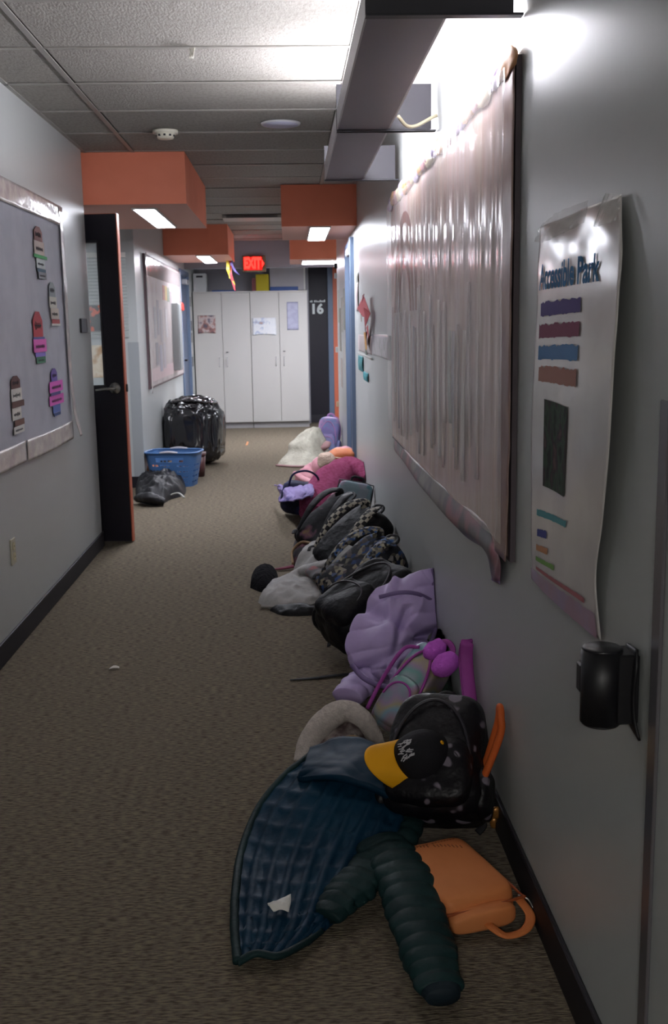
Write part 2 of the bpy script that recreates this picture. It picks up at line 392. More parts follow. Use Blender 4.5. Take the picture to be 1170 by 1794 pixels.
ribbon('border_strip', [(bx+.003, 5.90, 2.05), (bx+.004, 5.90, 1.6), (bx+.004, 5.90, 1.2), (bx+.012, 5.92, .95), (bx+.03, 5.97, .80)], (0, .075, 0), borM, LB)
recentre(LB)
def scrib(name, y, z, w, h, x, mat, parent, seed=0, side=1):
    """illegible handwriting: little strokes on a card"""
    rnd = random.Random(seed); g = G(); n = max(3, int(w/.012)); yy = y-w/2
    for k in range(n):
        a = yy+k*w/n; hh = h*rnd.uniform(.45, 1)
        g.box((min(x, x+side*.0006), a, z-hh/2), (max(x, x+side*.0006), a+w/n*.35, z+hh/2))
        g.box((min(x, x+side*.0006), a, z+rnd.uniform(-.4, .3)*h), (max(x, x+side*.0006), a+w/n*.9, z+rnd.uniform(-.4, .3)*h+h*.12)) if rnd.random() < .0 else g.box((min(x, x+side*.0006), a, z-.06*h), (max(x, x+side*.0006), a+w/n*.9, z+.07*h))
    return g.build(name, mat, parent)
ink = M('dark_ink', '2a2430', rough=.8)
def totem(label, px, py0, py1, pieces):
    """stack of coloured paper pieces pinned to the board; px, py give where it hangs"""
    x = XL+.022; a = P(px, py0, X=x); b = P(px, py1, X=x); y = (a.y+b.y)/2
    t = thing('paper_name_totem', label, 'paper craft', group='paper name totems on the left board')
    z = a.z; H = a.z-b.z; tot = sum(p[0] for p in pieces)
    for k, (hh, w, col, shift, sc) in enumerate(pieces):
        w *= 1.4
        h = H*hh/tot; mt = M('card_'+col, col, rough=.75, bump=.1, bscale=30); xx = x+.001+.0016*(k % 3)
        yy = y+shift
        if sc == 2:   # house-topped piece
            g = G(); v = [(xx, yy-w/2, z-h), (xx, yy+w/2, z-h), (xx, yy+w/2, z-h*.35), (xx, yy+w*.2, z), (xx, yy-w*.2, z), (xx, yy-w/2, z-h*.35)]
            v += [(q[0]+.0016, q[1], q[2]) for q in v]; g.add(v, [(5,4,3,2,1,0), (6,7,8,9,10,11)]+[(i, (i+1) % 6, 6+(i+1) % 6, 6+i) for i in range(6)])
            o = g.build('paper_piece', mt, t)
        else:
            o = G().box((xx, yy-w/2, z-h*.98), (xx+.0016, yy+w/2, z), mat=Matrix.Translation((0, yy, z)) @ Matrix.Rotation(math.radians(ns(k, px)*9), 4, 'X') @ Matrix.Translation((0, -yy, -z))).build('paper_piece', mt, t)
        if sc: scrib('handwriting', yy, z-h*.55, w*.7, h*.35, xx+.0018, ink, o, seed=k+px)
        z -= h
    recentre(t); return t
totem('paper totem with red-brown roof and green strip, topmost on left board', 68, 398, 488, [(26, .12, '8d5a55', 0, 2), (24, .15, 'c3b3ab', .0, 1), (6, .2, '2f9a4f', .01, 0), (18, .13, 'b9c2c4', .02, 1), (6, .13, '33566b', .02, 0), (12, .12, '7e8288', .03, 1)])
totem('paper totem with red top and pink card, middle of left board', 67, 546, 637, [(46, .14, 'b52532', 0, 2), (4, .17, '4a4f9e', .0, 0), (24, .19, 'e560c0', .01, 1), (8, .15, '8272c9', .02, 0), (12, .13, '3c7a5c', .02, 1)])
totem('thin pale paper totem with small red foot beside the right border of left board', 92, 495, 571, [(26, .1, '8f979b', 0, 2), (20, .12, 'c9c6ba', .0, 1), (20, .13, 'cfc2b6', .02, 1), (8, .13, 'b33a3c', .05, 0), (4, .15, 'd6d4ce', .04, 0)])
totem('purple and pink paper totem low at right border of left board', 96, 645, 729, [(26, .10, '6a4fa8', 0, 2), (22, .22, 'e05ac4', .03, 1), (6, .16, '5a3f8e', 0, 0), (20, .24, 'dd5abf', .03, 1), (16, .12, '5b74c2', .01, 0), (6, .11, '2c4a82', .01, 0)])
totem('brown and white paper totem at lower left of left board', 29, 658, 760, [(24, .11, '5c3430', 0, 2), (24, .13, 'dedad4', .0, 1), (12, .15, '5f3a31', .01, 0), (24, .11, 'd8d5cf', -.01, 1), (12, .12, '6b4438', .02, 0), (14, .13, 'd2d0cc', .0, 1)])
# ------------------------------------------------------------------ valance lights above right board
plateM = M('plate_grey', '3a383f', rough=.5)
def valance(label, ya, yb, cable):
    t = thing('wall_washer_light', label, 'lamp', group='grey channel lights over the right board')
    x0, x1, z0 = .197, .375, 2.085
    g = G().box((x0, ya, z0), (x1, yb, z0+.006)); g.build('channel', greyMt, t)
    box('side_lip', (x0-.005, ya, z0), (x0, yb, z0+.072), greyLt, t)
    for y in (ya, yb):
        s = 1 if y == ya else -1
        box('end_plate', (x0-.005, y-.003*(s > 0), z0), (XR-.022, y+.003*(s < 0)+(.0), z0+.155), plateM, t)
        box('plate_lip', (x0-.005, min(y, y-s*.028), z0-.006), (XR-.004, max(y, y-s*.028), z0-.001), greyMt if s > 0 and not cable else M('dark_lip', '2c2b33', rough=.5), t)
    box('inner_edge', (x1, ya+.02, z0), (x1+.006, yb-.02, z0+.014), greyLt, t)
    tb = G().cyl((x1-.035, ya+.16, z0+.085), .015, yb-ya-.42, 16, 'y').build('lamp_tube', tubeM, t, True)
    for y in (ya+.085, yb-.125):
        box('lamp_socket', (x1-.05, y, z0+.05), (x1-.018, y+.035, z0+.108), M('white_socket', 'e6e6e4', rough=.4), t, bev=.004)
    box('tube_rail', (x1-.06, ya+.06, z0+.02), (x1-.01, yb-.06, z0+.06), white, t, bev=.003)
    if cable:
        sweep([(x1+.025, yb-.13, z0+.02), (x1+.06, yb-.09, z0-.005), (x1+.10, yb-.06, z0+.002), (XR-.02, yb-.035, z0+.035), (XR-.006, yb-.03, z0+.04)], .0065, 30, 10).build('power_cable', M('tan_cable', 'a79f86', rough=.5), t, True)
    recentre(t)
valance('nearer grey channel light with end plates and tan cable over the board', 2.55, 3.955, True)
valance('farther grey channel light over the far end of the board', 3.99, 5.25, False)
# ------------------------------------------------------------------ right bulletin board with clear film
RB = thing('bulletin_board', 'big mauve-brown board behind crinkled clear film on the right wall', 'board')
YA, YZ, ZA, ZT = 2.545, 5.56, .80, 2.00
box('backing', (XR-.014, YA, ZA), (XR-.001, YZ, ZT), M('board_edge_dark', '5a5056', rough=.6), RB)
mauve = M('mauve_brown_paper', 'cbb8b0', rough=.6, col2=['d2bdbc', 'c8aea2', 'd8c8bd'], vscale=2.6, vdet=4, lo=.3, hi=.7, stretch=(1, 2.4, .5))
patch([[(XR-.0155, YA+.0+.02, z) for z in (ZT, ZT-.4, ZA+.4, ZA+.01)], [(XR-.017, (YA+YZ)/2, z) for z in (ZT, ZT-.4, ZA+.4, ZA+.01)], [(XR-.0155, YZ-.01, z) for z in (ZT, ZT-.4, ZA+.4, ZA+.01)]], 60, 30, lambda u, v: .001*ns(u*9, v*4)).build('backing_paper', mauve, RB, True)
# painted arches showing through near the far top
for k, r in enumerate((.36, .27, .18)):
    g = G(); n = 24; v = []; f = []
    for i in range(n+1):
        a = math.pi*i/n
        for rr in (r, r+.045):
            v.append((XR-.0185, 4.9-rr*1.15*math.cos(a), 1.45+rr*1.1*math.sin(a)))
    f = [(2*i, 2*i+1, 2*i+3, 2*i+2) for i in range(n)]
    o = g.add(v, f).build('painted_arch', M('arch_%d' % k, ('9a5f58', 'a8837a', '94524d')[k], rough=.7), RB)
    sm = o.modifiers.new('s', 'SOLIDIFY'); sm.thickness = .0006
# whitish reflections in the film, put in as pale strips behind it
rn = random.Random(4)
for k in range(26):
    y = 2.95+2.5*(k+.5)/26+rn.uniform(-.03, .03); zt = rn.uniform(1.35, 1.55); zb2 = rn.uniform(.86, 1.08); w = rn.uniform(.03, .06); x = XR-.0195-rn.uniform(0, .004)
    lean = rn.uniform(-.05, .05)
    g = patch([[(x, y, zt), (x-.003, y+lean*.4, (zt+zb2)/2), (x, y+lean, zb2)], [(x-.004, y+w*.5, zt), (x-.008, y+w*.5+lean*.4, (zt+zb2)/2), (x-.005, y+w*.5+lean, zb2)], [(x, y+w, zt), (x-.003, y+w+lean*.4, (zt+zb2)/2), (x, y+w+lean, zb2)]], 4, 12)
    c = ('cfc1be', 'b9a8a6', 'dcd2ce', 'a8948e', 'a39ea2', 'bcbcb8')[k % 6]
    o = g.build('paper_or_reflection_strip', M('strip_'+c, c, rough=.6), RB, True); sm = o.modifiers.new('s', 'SOLIDIFY'); sm.thickness = .0008
film = M('clear_film', 'f3ecea', rough=.17, alpha=.36, spec=.9)
def filmd(u, v):   # vertical folds, stronger in the middle, bunched at the top edge
    y = u*3.0; a = .004*ridge(y*4.2, v*.7, 1.3)+.0035*ns(y*11, v*1.1, 4)+.002*ns(y*26, v*2.0, 9)
    a += .004*math.exp(-(v/.06)**2)*ns(y*14, v*20, 2)
    return a+.006
fr = patch([[(XR-.026-.003*math.sin(a*2.1), YA+.03+(YZ-YA-.03)*a, ZT-.02-(1.14)*b+.015*math.sin(a*9)*(b == 0)) for b in (0, .25, .5, .75, 1)] for a in np.linspace(0, 1, 9)], 330, 60, filmd)
fr.build('clear_film', film, RB, True)
ribbon('border_strip', [(XR-.018, YA-.002, ZT), (XR-.02, YA-.002, 1.5), (XR-.019, YA, 1.1), (XR-.024, YA+.01, .80)], (0, .14, 0), M('dusty_pink_border', '977d7b', rough=.35, col2='a88e84', vscale=6, bump=.3, bscale=10), RB, 50, .003)
# bunched colourful paper garland along the top edge
gc = ('c9956a', 'b7a3c4', 'cfc2a4', 'b98f94', 'c8a07a', '9f92b5', 'c8b98f', 'b59086')
for k in range(22):
    y = YA+.08+(YZ-YA-.15)*k/21
    g = blob(.02, .21, .062, .9, .9, disp=lambda q, a, b: .010*ns(q.x*30, q.y*34+k, q.z*40), nu=28, nv=12, c=(XR-.022, y, ZT-.035+.008*math.sin(k*2.3)))
    g.build('garland_piece', M('garland_'+gc[k % 8], gc[k % 8], rough=.5), RB, True)
recentre(RB)
# drooping torn strip under the board
g = patch([[P(690, 765, X=XR-.012), P(692, 790, X=XR-.02), P(712, 812, X=XR-.012)], [P(730, 808, X=XR-.014), P(738, 850, X=XR-.03), P(758, 872, X=XR-.014)],
           [P(790, 862, X=XR-.014), P(788, 905, X=XR-.03), P(806, 930, X=XR-.014)], [P(850, 915, X=XR-.014), P(845, 950, X=XR-.03), P(852, 968, X=XR-.014)],
           [P(862, 935, X=XR-.014), P(868, 975, X=XR-.02), P(862, 1012, X=XR-.012)], [P(872, 950, X=XR-.014), P(876, 985, X=XR-.02), P(876, 1018, X=XR-.012)]], 90, 14, lambda u, v: .006*ns(u*8, v*2), xmax=XR-.003)
tag(g.build('drooping_strip', M('pink_grey_strip', '4f4c51', rough=.35, col2=['96606a', '55535a', '7d7875'], vscale=2.2, lo=.38, hi=.62, stretch=(1, 1.5, 1.5)), None, True), 'pink and grey torn paper strip drooping below the big film-covered board', 'paper strip').modifiers.new('s', 'SOLIDIFY').thickness = .0012
g = patch([[P(859, 990, X=XR-.008), P(861, 1016, X=XR-.008)], [P(877, 993, X=XR-.01), P(876, 1024, X=XR-.008)]], 8, 8, lambda u, v: .003*ns(u*2, v*2))
o = tag(g.build('paper_scrap', M('lavender_tag', '9f8cb5', rough=.6), None, True), 'small lavender paper tag on right wall below the board corner', 'paper scrap'); o.modifiers.new('s', 'SOLIDIFY').thickness = .0015
# ------------------------------------------------------------------ laminated poster
PO = thing('poster', 'long white laminated handwritten poster curling off the right wall', 'poster')
rows = [(398, 945, 1088, 341), (470, 942, 1088, 440), (560, 940, 1082, 545), (650, 934, 1074, 660), (760, 930, 1066, 790), (870, 930, 1055, 910), (960, 930, 1044, 1010), (1012, 932, 1052, 1122)]
def po_x(v, s): return XR-.006-(.03*math.sin(v*math.pi*1.1)**2 if s else .008*math.sin(v*9)**2)
cp = []
for i, (yl, xl, xr, yr) in enumerate(rows):
    v = i/7; A = P(xl, yl, X=XR-.006-.006*math.sin(v*6)**2); B = P(xr, yr, X=XR-.008-.022*math.sin(v*math.pi))
    cp.append([A, A.lerp(B, .33)+Vector((-.006*math.sin(v*8), 0, 0)), A.lerp(B, .66)+Vector((-.004, 0, 0)), B])
pcp = np.array([[tuple(q) for q in r] for r in cp])
def pod(u, v): return .0035*ns(v*5, u*9, 2)*math.exp(-u*3)+.0016*ns(v*4, u*5)
PG = patch(cp, 120, 44, pod, xmax=XR-.002); 
body = PG.build('paper_sheet', M('laminated_paper', 'ddd8d5', rough=.2, spec=.45, col2='d2cccb', vscale=5), PO, True); body.modifiers.new('s', 'SOLIDIFY').thickness = .0008
def pq(u, v, off=.0022):   # point on poster: u down 0..1, v across 0..1
    a = catmull(pcp, np.array([u])); a = catmull(np.swapaxes(a, 0, 1), np.array([v]))[0, 0]; 
    return Vector((min(a[0]-off-pod(u, v)*1.0, XR-.004), a[1], a[2]))
def pbar(name, u0, v0, u1, v1, h, mat, seed, rag=.25, n=26):
    rnd = random.Random(seed); top = []; bot = []
    for i in range(n+1):
        k = i/n; u = u0+(u1-u0)*k; v = v0+(v1-v0)*k
        top.append(pq(u-h*(.5+rag*rnd.random()), v)); bot.append(pq(u+h*(.5+rag*.5*rnd.random()*(rnd.random() < .4)), v))
    g = G().add(top+bot, [(i, i+1, n+2+i, n+1+i) for i in range(n)])
    o = g.build(name, mat, PO); return o
cI = lambda c: M('marker_'+c, c, rough=.7, spec=.2)
# the title, letter by letter on the curved sheet
def ptitle(s, u, v0, v1, hu, mat):
    me = text(s, 'title_lettering', 1, mat, Matrix.Identity(4), PO, 0, .035, 'LEFT'); vs = me.data.vertices
    xs = [q.co.x for q in vs]; x0, x1 = min(xs), max(xs); y0_ = min(q.co.y for q in vs); y1_ = max(q.co.y for q in vs)
    for q in vs:
        a = (q.co.x-x0)/(x1-x0); b = (q.co.y-y0_)/(y1_-y0_); q.co = pq(u+hu*(.5-b), v0+(v1-v0)*a)
ptitle('Accessible Park', .172, .06, .83, .075, cI('2a6c9c'))
pbar('marker_line', .262, .10, .262, .66, .032, cI('5c4f8c'), 1)
pbar('marker_line', .322, .08, .322, .66, .032, cI('8c4a63'), 2)
pbar('marker_line', .380, .08, .380, .66, .032, cI('5a86b8'), 3)
pbar('marker_line', .435, .10, .438, .66, .032, cI('b07f74'), 4)
pbar('glued_photo', .585, .20, .595, .56, .19, M('dark_photo', '2b2b2c', rough=.7, spec=.1, col2=['3d5140', '3a3036', '6b5550'], vscale=16, lo=.35, hi=.7), 5, .0, 4)
pbar('marker_line', .748, .12, .752, .62, .014, cI('5a9aa0'), 6)
pbar('marker_line', .800, .14, .800, .30, .018, cI('4a4f90'), 7)
pbar('marker_line', .845, .13, .845, .34, .016, cI('c08a66'), 8)
pbar('marker_line', .885, .12, .885, .46, .014, cI('7aa45c'), 9)
pbar('marker_line', .925, .12, .93, .86, .012, cI('b07074'), 10)
pbar('lavender_fringe', .975, 0, .975, .97, .055, M('lavender_wash', 'a192ae', rough=.4, col2='a88a9a', vscale=8), 11, .1)
# curled clear tape corners
for a, b in (((945, 398), (1032, 350)), ((1060, 345), (1089, 341))):
    A = P(*a, X=XR-.01); B = P(*b, X=XR-.01)
    g = patch([[A, A.lerp(B, .5)+Vector((-.01, 0, .004)), B], [A+Vector((-.012, 0, -.03)), A.lerp(B, .5)+Vector((-.03, 0, -.05)), B+Vector((-.008, 0, -.04))]], 14, 30, lambda u, v: .004*ns(u*3, v*12))
    g.build('clear_tape', M('clear_tape', 'ece9e8', rough=.06, alpha=.35, spec=1), PO, True)
recentre(PO)
# ------------------------------------------------------------------ belt barrier wall unit
cx = P(1053, 1200, X=XR-.055); ST = thing('belt_barrier', 'black retractable belt barrier canister mounted on right wall', 'barrier', (cx.x, cx.y, cx.z-.066))
G().cyl((0, 0, .004), .0335, .124, 40).build('canister', blackP, ST, True)
G().cyl((0, 0, .128), .0335, .004, 40, r2=.029).build('top_cap', M('satin_black', '1c1b21', rough=.28), ST, True)
G().cyl((0, 0, 0), .030, .004, 40, r2=.0335).build('bottom_cap', blackP, ST, True)
box('belt_end_clip', (-.02, .028, .048), (.0, .058, .108), blackP, ST, bev=.004)
box('belt_slot', (-.034, .004, .05), (-.018, .03, .1), blackP, ST, bev=.003)
g = G(); z0, z1 = -.012, .132
prof = [(.054, -.055, z0+.0), (.054, -.055, z1-.004), (.030, -.02, z1), (.030, .03, z1), (.054, .045, z1-.02), (.054, .045, z0+.02)]
box('wall_bracket', (.018, -.028, .006), (.0545, .028, .124), blackP, ST, bev=.003)
patch([[(.052, -.05, -.012), (.046, -.042, .02), (.044, -.040, .06), (.046, -.043, .105), (.050, -.03, .134)], [(.052, .02, .0), (.046, .02, .02), (.044, .02, .06), (.046, .02, .105), (.05, .02, .13)], ], 8, 20).build('wall_flange', blackP, ST, True).modifiers.new('s', 'SOLIDIFY').thickness = .004
# ------------------------------------------------------------------ wall end guard at the picture's right edge
struct(box('trim_corner_guard_right', (XR-.006, 1.505, 0), (XR, 1.542, 1.275), M('satin_strip', '8a868c', rough=.25, metal=.6), bev=.002))
struct(box('trim_bumper_plate', (XR-.004, 1.40, 1.13), (XR, 1.49, 1.275), M('pale_plate', 'b9b9ba', rough=.4), bev=.001))
# ------------------------------------------------------------------ far left: board, panel, blue door
FB = thing('bulletin_board', 'film-covered pink board on the far left wall before the blue door', 'board')
ya, yb = 9.86, 12.98
box('backing', (XF, ya, .84), (XF+.02, yb, 2.07), M('board_edge_plum', '5a464a', rough=.6), FB)
box('backing_paper', (XF+.02, ya+.02, .86), (XF+.022, yb-.01, 2.05), M('pale_mauve_paper', 'a89a98', rough=.5, col2=['b0a3a1', '9a8683'], vscale=3), FB)
box('top_band', (XF+.022, ya+.02, 1.88), (XF+.024, yb-.02, 2.03), M('dark_gloss_band', '8c7a7a', rough=.12), FB)
box('bottom_band', (XF+.022, ya+.02, .90), (XF+.024, yb-.02, 1.02), M('pink_band', 'c09aa0', rough=.4), FB)
for k, (yy, zz, w, h, c) in enumerate([(q[0]+.55, q[1], q[2]*1.05, q[3], q[4]) for q in [(10.55, 1.76, .2, .15, 'b0563c'), (10.75, 1.76, .2, .15, 'c2a33e'), (10.95, 1.75, .2, .15, '4f6e45'), (11.2, 1.72, .2, .14, '7a6a72'), (9.75, 1.45, .16, .3, '8d8c92'), (10.0, 1.5, .16, .34, '7a7782'), (10.25, 1.42, .16, .32, '96929a'), (9.8, 1.15, .2, .22, '6d6a78'), (10.1, 1.1, .2, .26, '8f8fa6'), (10.4, 1.12, .2, .26, 'a39aa6'), (10.7, 1.45, .2, .3, 'b3adb0'), (11.5, 1.45, .2, .3, '99939a'), (11.8, 1.6, .2, .3, '7d8278'), (11.8, 1.2, .2, .3, 'a8a2a8'), (12.05, 1.4, .14, .4, 'b7b0b0')]]):
    box('paper_card', (XF+.024, yy, zz-h/2), (XF+.026, yy+w, zz+h/2), M('card_'+c, c, rough=.6), FB)
patch([[(XF+.03, ya+.02+(yb-ya-.03)*a, 2.05-1.19*b) for b in (0, .3, .6, 1)] for a in np.linspace(0, 1, 7)], 140, 20, lambda u, v: .004*ns(u*22, v*2)+.003*math.exp(-v*9)*ns(u*40, v*9)+.003, flip=True).build('clear_film', film, FB, True)
ribbon('border_strip', [(XF+.03, ya, 2.08), (XF+.03, ya, 1.4), (XF+.033, ya, .80)], (0, .06, 0), borM, FB, 30, .003)
recentre(FB)
t = thing('wall_box', 'tall narrow grey wall box mounted over the far left board', 'wall box', (XF, 12.0, .93))
box('housing', (.026, -.14, 0), (.10, .14, .74), M('grey_box_metal', '9a9d9d', rough=.4), t, bev=.006)
box('front_cover', (.10, -.12, .02), (.106, .12, .72), M('grey_box_cover', '8b8f90', rough=.35), t, bev=.003)
d2 = thing('door_2', 'slate blue door and frame on the left near the white cupboards', 'door', (XF, 13.64, 0)); d2['kind'] = 'structure'; del d2['category']
box('jamb', (-.11, -.53, 0), (.02, -.47, 2.11), blueD, d2, bev=.004); box('jamb', (-.11, .48, 0), (.02, .54, 2.11), blueD, d2, bev=.004)
box('door_head', (-.11, -.47, 2.05), (.02, .48, 2.11), blueD, d2, bev=.004)
box('door_panel', (-.06, -.47, .01), (-.015, .48, 2.05), M('blue_door_panel', '4a5872', rough=.4), d2)
k = G().cyl((-.015, -.38, 1.0), .03, .012, 20, 'x').build('lever_rose', M('dark_steel', '3a3a3e', rough=.3, metal=1), d2, True)
box('lever', (.0, -.40, .99), (.05, -.27, 1.01), M('dark_steel', '3a3a3e'), k, bev=.004)
o = box('door_closer', (-.015, -.1, 1.94), (.05, .2, 2.0), greyLt, d2, bev=.006)
# red bow on the jamb, paper bits on last wall strip
g = blob(.05, .22, .10, .8, .8, disp=lambda q, a, b: .012*ns(q.x*20, q.y*20, q.z*20), nu=18, nv=12).build('paper_bow', M('red_tissue', 'd8443c', rough=.6), None, True)
g.location = (XF+.028, 13.03, 1.60); tag(g, 'small red paper bow between the far left board and blue door', 'paper bow')
for k in range(6):
    z = 1.75-k*.16; o = box('paper_note', (XF, 14.3+.04*(k % 2), z-.07), (XF+.002, 14.6, z+.06), M('note_%d' % (k % 3), ('8d8a86', 'c7c4c0', '6f6e72')[k % 3], rough=.6))
    tag(o, ['topmost', 'second from top', 'third from top', 'third from bottom', 'second from bottom', 'lowest'][k]+' note in the column on the wall strip left of cupboards', 'note', 'column of notes beside the cupboards')
# ------------------------------------------------------------------ white cupboards
def cupboard(label, x0, x1, seed, key):
    t = thing('cupboard', label, 'cupboard', ((x0+x1)/2, 14.72, 0), group='white cupboards at the corridor end'); w = (x1-x0)/2
    g = G().box((-w, .02, .08), (w, .45, 1.88)); g.build('carcass', white, t)
    box('plinth', (-w+.004, .04, 0), (w-.004, .42, .08), M('grey_plinth', '8f8c8c', rough=.5), t)
    box('cornice', (-w, -.002, 1.862), (w, .02, 1.88), white, t)
    for s in (-1, 1):
        xa, xb = (-w+.003, -.003) if s < 0 else (.003, w-.003)
        d = box('door_leaf', (xa, 0, .085), (xb, .018, 1.86), white, t, bev=.0025)
        hx = s*.055
        sweep([(hx, 0, .86), (hx, -.022, .87), (hx, -.024, .92), (hx, -.022, .97), (hx, 0, .98)], [.006]*5, 16, 8, upv=(1, 0, 0)).build('pull_handle', M('pale_handle', 'b5b2b2', rough=.4), d, True)
        if s > 0:
            l = G().cyl((.05, -.004, 1.06), .012, .004, 14, 'y').build('lock', chrome, d); 
            box('key', (.045, -.02, 1.052), (.075, -.006, 1.062), M('dark_steel', '3a3a3e'), d)
    return t
cupboard('left white two-door cupboard with a taped photo', -1.297, -.519, 1, True)
cupboard('right white two-door cupboard beside the black door 16', -.517, .27, 2, True)
def cabpaper(name, label, cat, px0, py0, px1, py1, mat, curl=0):
    y = 14.716; a = P(px0, py0, Y=y); b = P(px1, py1, Y=y)
    g = patch([[(a.x, y, a.z), (a.x, y-.001, (a.z+b.z)/2), (a.x, y-curl, b.z)], [((a.x+b.x)/2, y-.002, a.z), ((a.x+b.x)/2, y-.002, (a.z+b.z)/2), ((a.x+b.x)/2, y-curl*.3-.001, b.z+curl)], [(b.x, y, a.z), (b.x, y-.001, (a.z+b.z)/2), (b.x, y-curl, b.z)]], 14, 14)
    o = tag(g.build(name, mat, None, True), label, cat); o.modifiers.new('s', 'SOLIDIFY').thickness = .001; return o
cabpaper('photo_print', 'dark team-style photo print taped to the leftmost cupboard leaf', 'photo', 346, 553, 378, 584, M('group_photo', '4e4652', rough=.4, col2=['8a5a54', 'b9a9a6', '5a5364'], vscale=9, lo=.35, hi=.66), .01)
cabpaper('drawing', 'child drawing in blue on white paper taped to the third cupboard leaf', 'drawing', 442, 557, 484, 587, M('blue_drawing', 'cfd0d4', rough=.6, col2=['d4d4d6', 'a4adc4', 'a9887c'], vscale=7, lo=.44, hi=.64), .012)
cabpaper('notice', 'lavender notice sheet taped to the rightmost cupboard leaf', 'notice', 502, 529, 523, 578, M('lavender_sheet', 'a3a2b8', rough=.5, col2='9696ad', vscale=20), .0)
# things on the cupboards
def place(px, py0, px1, py1, Y): a = P(px, py0, Y=Y); b = P(px1, py1, Y=Y); return a, b
a, b = place(338, 479, 362, 509, 14.9); t = thing('storage_box', 'white storage box with dark slot on the left end of cupboards', 'box', ((a.x+b.x)/2, 14.95, 1.881)); w = (b.x-a.x)/2
box('box_body', (-w, -.1, 0), (w, .12, a.z-1.885), M('white_card', 'd3d4d6', rough=.6), t, bev=.005)
box('slot', (-w*.5, -.1015, (a.z-1.885)*.78), (w*.5, -.1, (a.z-1.885)*.88), ink, t)
a, b = place(448, 480, 471, 509, 15.0); o = G().box((-.09, -.01, 0), (.09, .0, a.z-1.885), mat=Matrix.Rotation(-.08, 4, 'X')).build('yellow_card', M('bright_yellow_card', 'c9b412', rough=.6), None); o.location = ((a.x+b.x)/2, 15.02, 1.882); tag(o, 'bright yellow card standing on the cupboards below the exit sign', 'card')
t = thing('display_board', 'white display board with blue foot leaning behind the right cupboard', 'board'); a = P(472, 468, Y=15.1); b = P(535, 508, Y=15.1)
box('panel', (a.x, 15.1, 1.90), (b.x, 15.112, min(a.z, 2.24)), M('pale_panel', 'b7b2b6', rough=.5), t); box('blue_foot', (a.x, 15.06, 1.882), (P(522, 500, Y=15.1).x, 15.1, 1.945), M('blue_foot', '33579c', rough=.5), t, bev=.004)
box('right_strip', (b.x-.02, 15.095, 1.9), (b.x, 15.1, 2.24), whiteP, t); recentre(t)
o = box('binder', (-1.05, 14.95, 1.881), (-.72, 15.15, 1.905), M('blue_foot', '33579c'), bev=.003); tag(o, 'flat blue folder lying on the left cupboard', 'folder')
o = box('red_card', (P(441, 490, Y=15.02).x, 15.03, 1.882), (P(448, 490, Y=15.02).x, 15.035, 2.07), M('dull_red_card', '8a4a4e', rough=.6)); tag(o, 'narrow dull red card standing just left of the yellow card', 'card')
# exit sign
a = P(424, 448, Y=13.77); b = P(466, 476, Y=13.77); ex = thing('exit_sign', 'glowing red exit sign hanging at the corridor end', 'sign', ((a.x+b.x)/2, 13.77, b.z)); w = (b.x-a.x)/2; h = a.z-b.z
box('housing', (-w, -.02, 0), (w, .03, h), M('olive_frame', '6a5c45', rough=.5), ex, bev=.006)
box('face', (-w+.02, -.024, .02), (w-.045, -.02, h-.02), M('lit_red_face', 'a80f0c', rough=.4, emit=.7), ex)
text('EXIT', 'exit_lettering', .19, redE, Matrix.Translation((-.02, -.026, h/2)) @ Matrix.Rotation(math.pi/2, 4, 'X') @ Matrix.Diagonal((.55, .95, 1, 1)), ex, .002, .012)
v = [(.098, -.027, h/2-.05), (.128, -.027, h/2), (.098, -.027, h/2+.05)]; v += [(q[0], q[1]+.003, q[2]) for q in v]
G().add(v, [(0, 1, 2), (5, 4, 3), (0, 3, 4, 1), (1, 4, 5, 2), (2, 5, 3, 0)]).build('arrow', redE, ex)
# door 16
a = P(540, 741, Y=15.3)
d3 = thing('door_3', 'black door numbered 16 with a slate blue frame', 'door', (.30, 15.27, 0)); d3['kind'] = 'structure'; del d3['category']
box('door_slab', (0, .04, .01), (.27, .085, 2.35), blackD, d3)
box('jamb', (.27, -.02, 0), (.345, .1, 2.35), blueD, d3, bev=.004)
box('kick_plate', (0, .036, .01), (.27, .04, .12), M('dark_bronze', '2a2830'), d3)
box('orange_trim', (.345, -.01, 0), (.42, .1, 2.35), orEdge, d3)
wl = M('white_lettering', 'dfe6e6', rough=.5)
c16 = P(555, 542, Y=15.3); text('16', 'number_lettering', .19, wl, Matrix.Translation((c16.x-.30, .034, c16.z)) @ Matrix.Rotation(math.pi/2, 4, 'X'), d3, .002, .008)
g = G(); rnd = random.Random(3); xx = P(543, 529, Y=15.3).x-.30; 
for k in range(11):
    w = .014; hh = rnd.uniform(.018, .034)
    if k == 2: xx += w*1.3; continue
    g.box((xx, .032, c16.z+.10), (xx+w, .036, c16.z+.10+hh)); xx += w*1.45
g.build('name_lettering', wl, d3)
# black-white-orange papers on the edge of the recess
for k, (py, col) in enumerate([(470, '26242a'), (487, 'c9c9cb'), (610, 'd8d8d4'), (697, 'c9a888')]):
    a = P(586, py, X=XR-.004); o = box('edge_tag', (XR-.03, 11.93, a.z-.03), (XR+.0, 11.96, a.z+.03), M('tag_'+col, col, rough=.6), bev=.004)
    tag(o, {0: 'dark tag at top of right wall edge by door 16', 1: 'grey-white tag below the dark one at the right wall edge', 2: 'white tag midway down the right wall edge by door 16', 3: 'tan tag low on the right wall edge by door 16'}[k], 'tag')
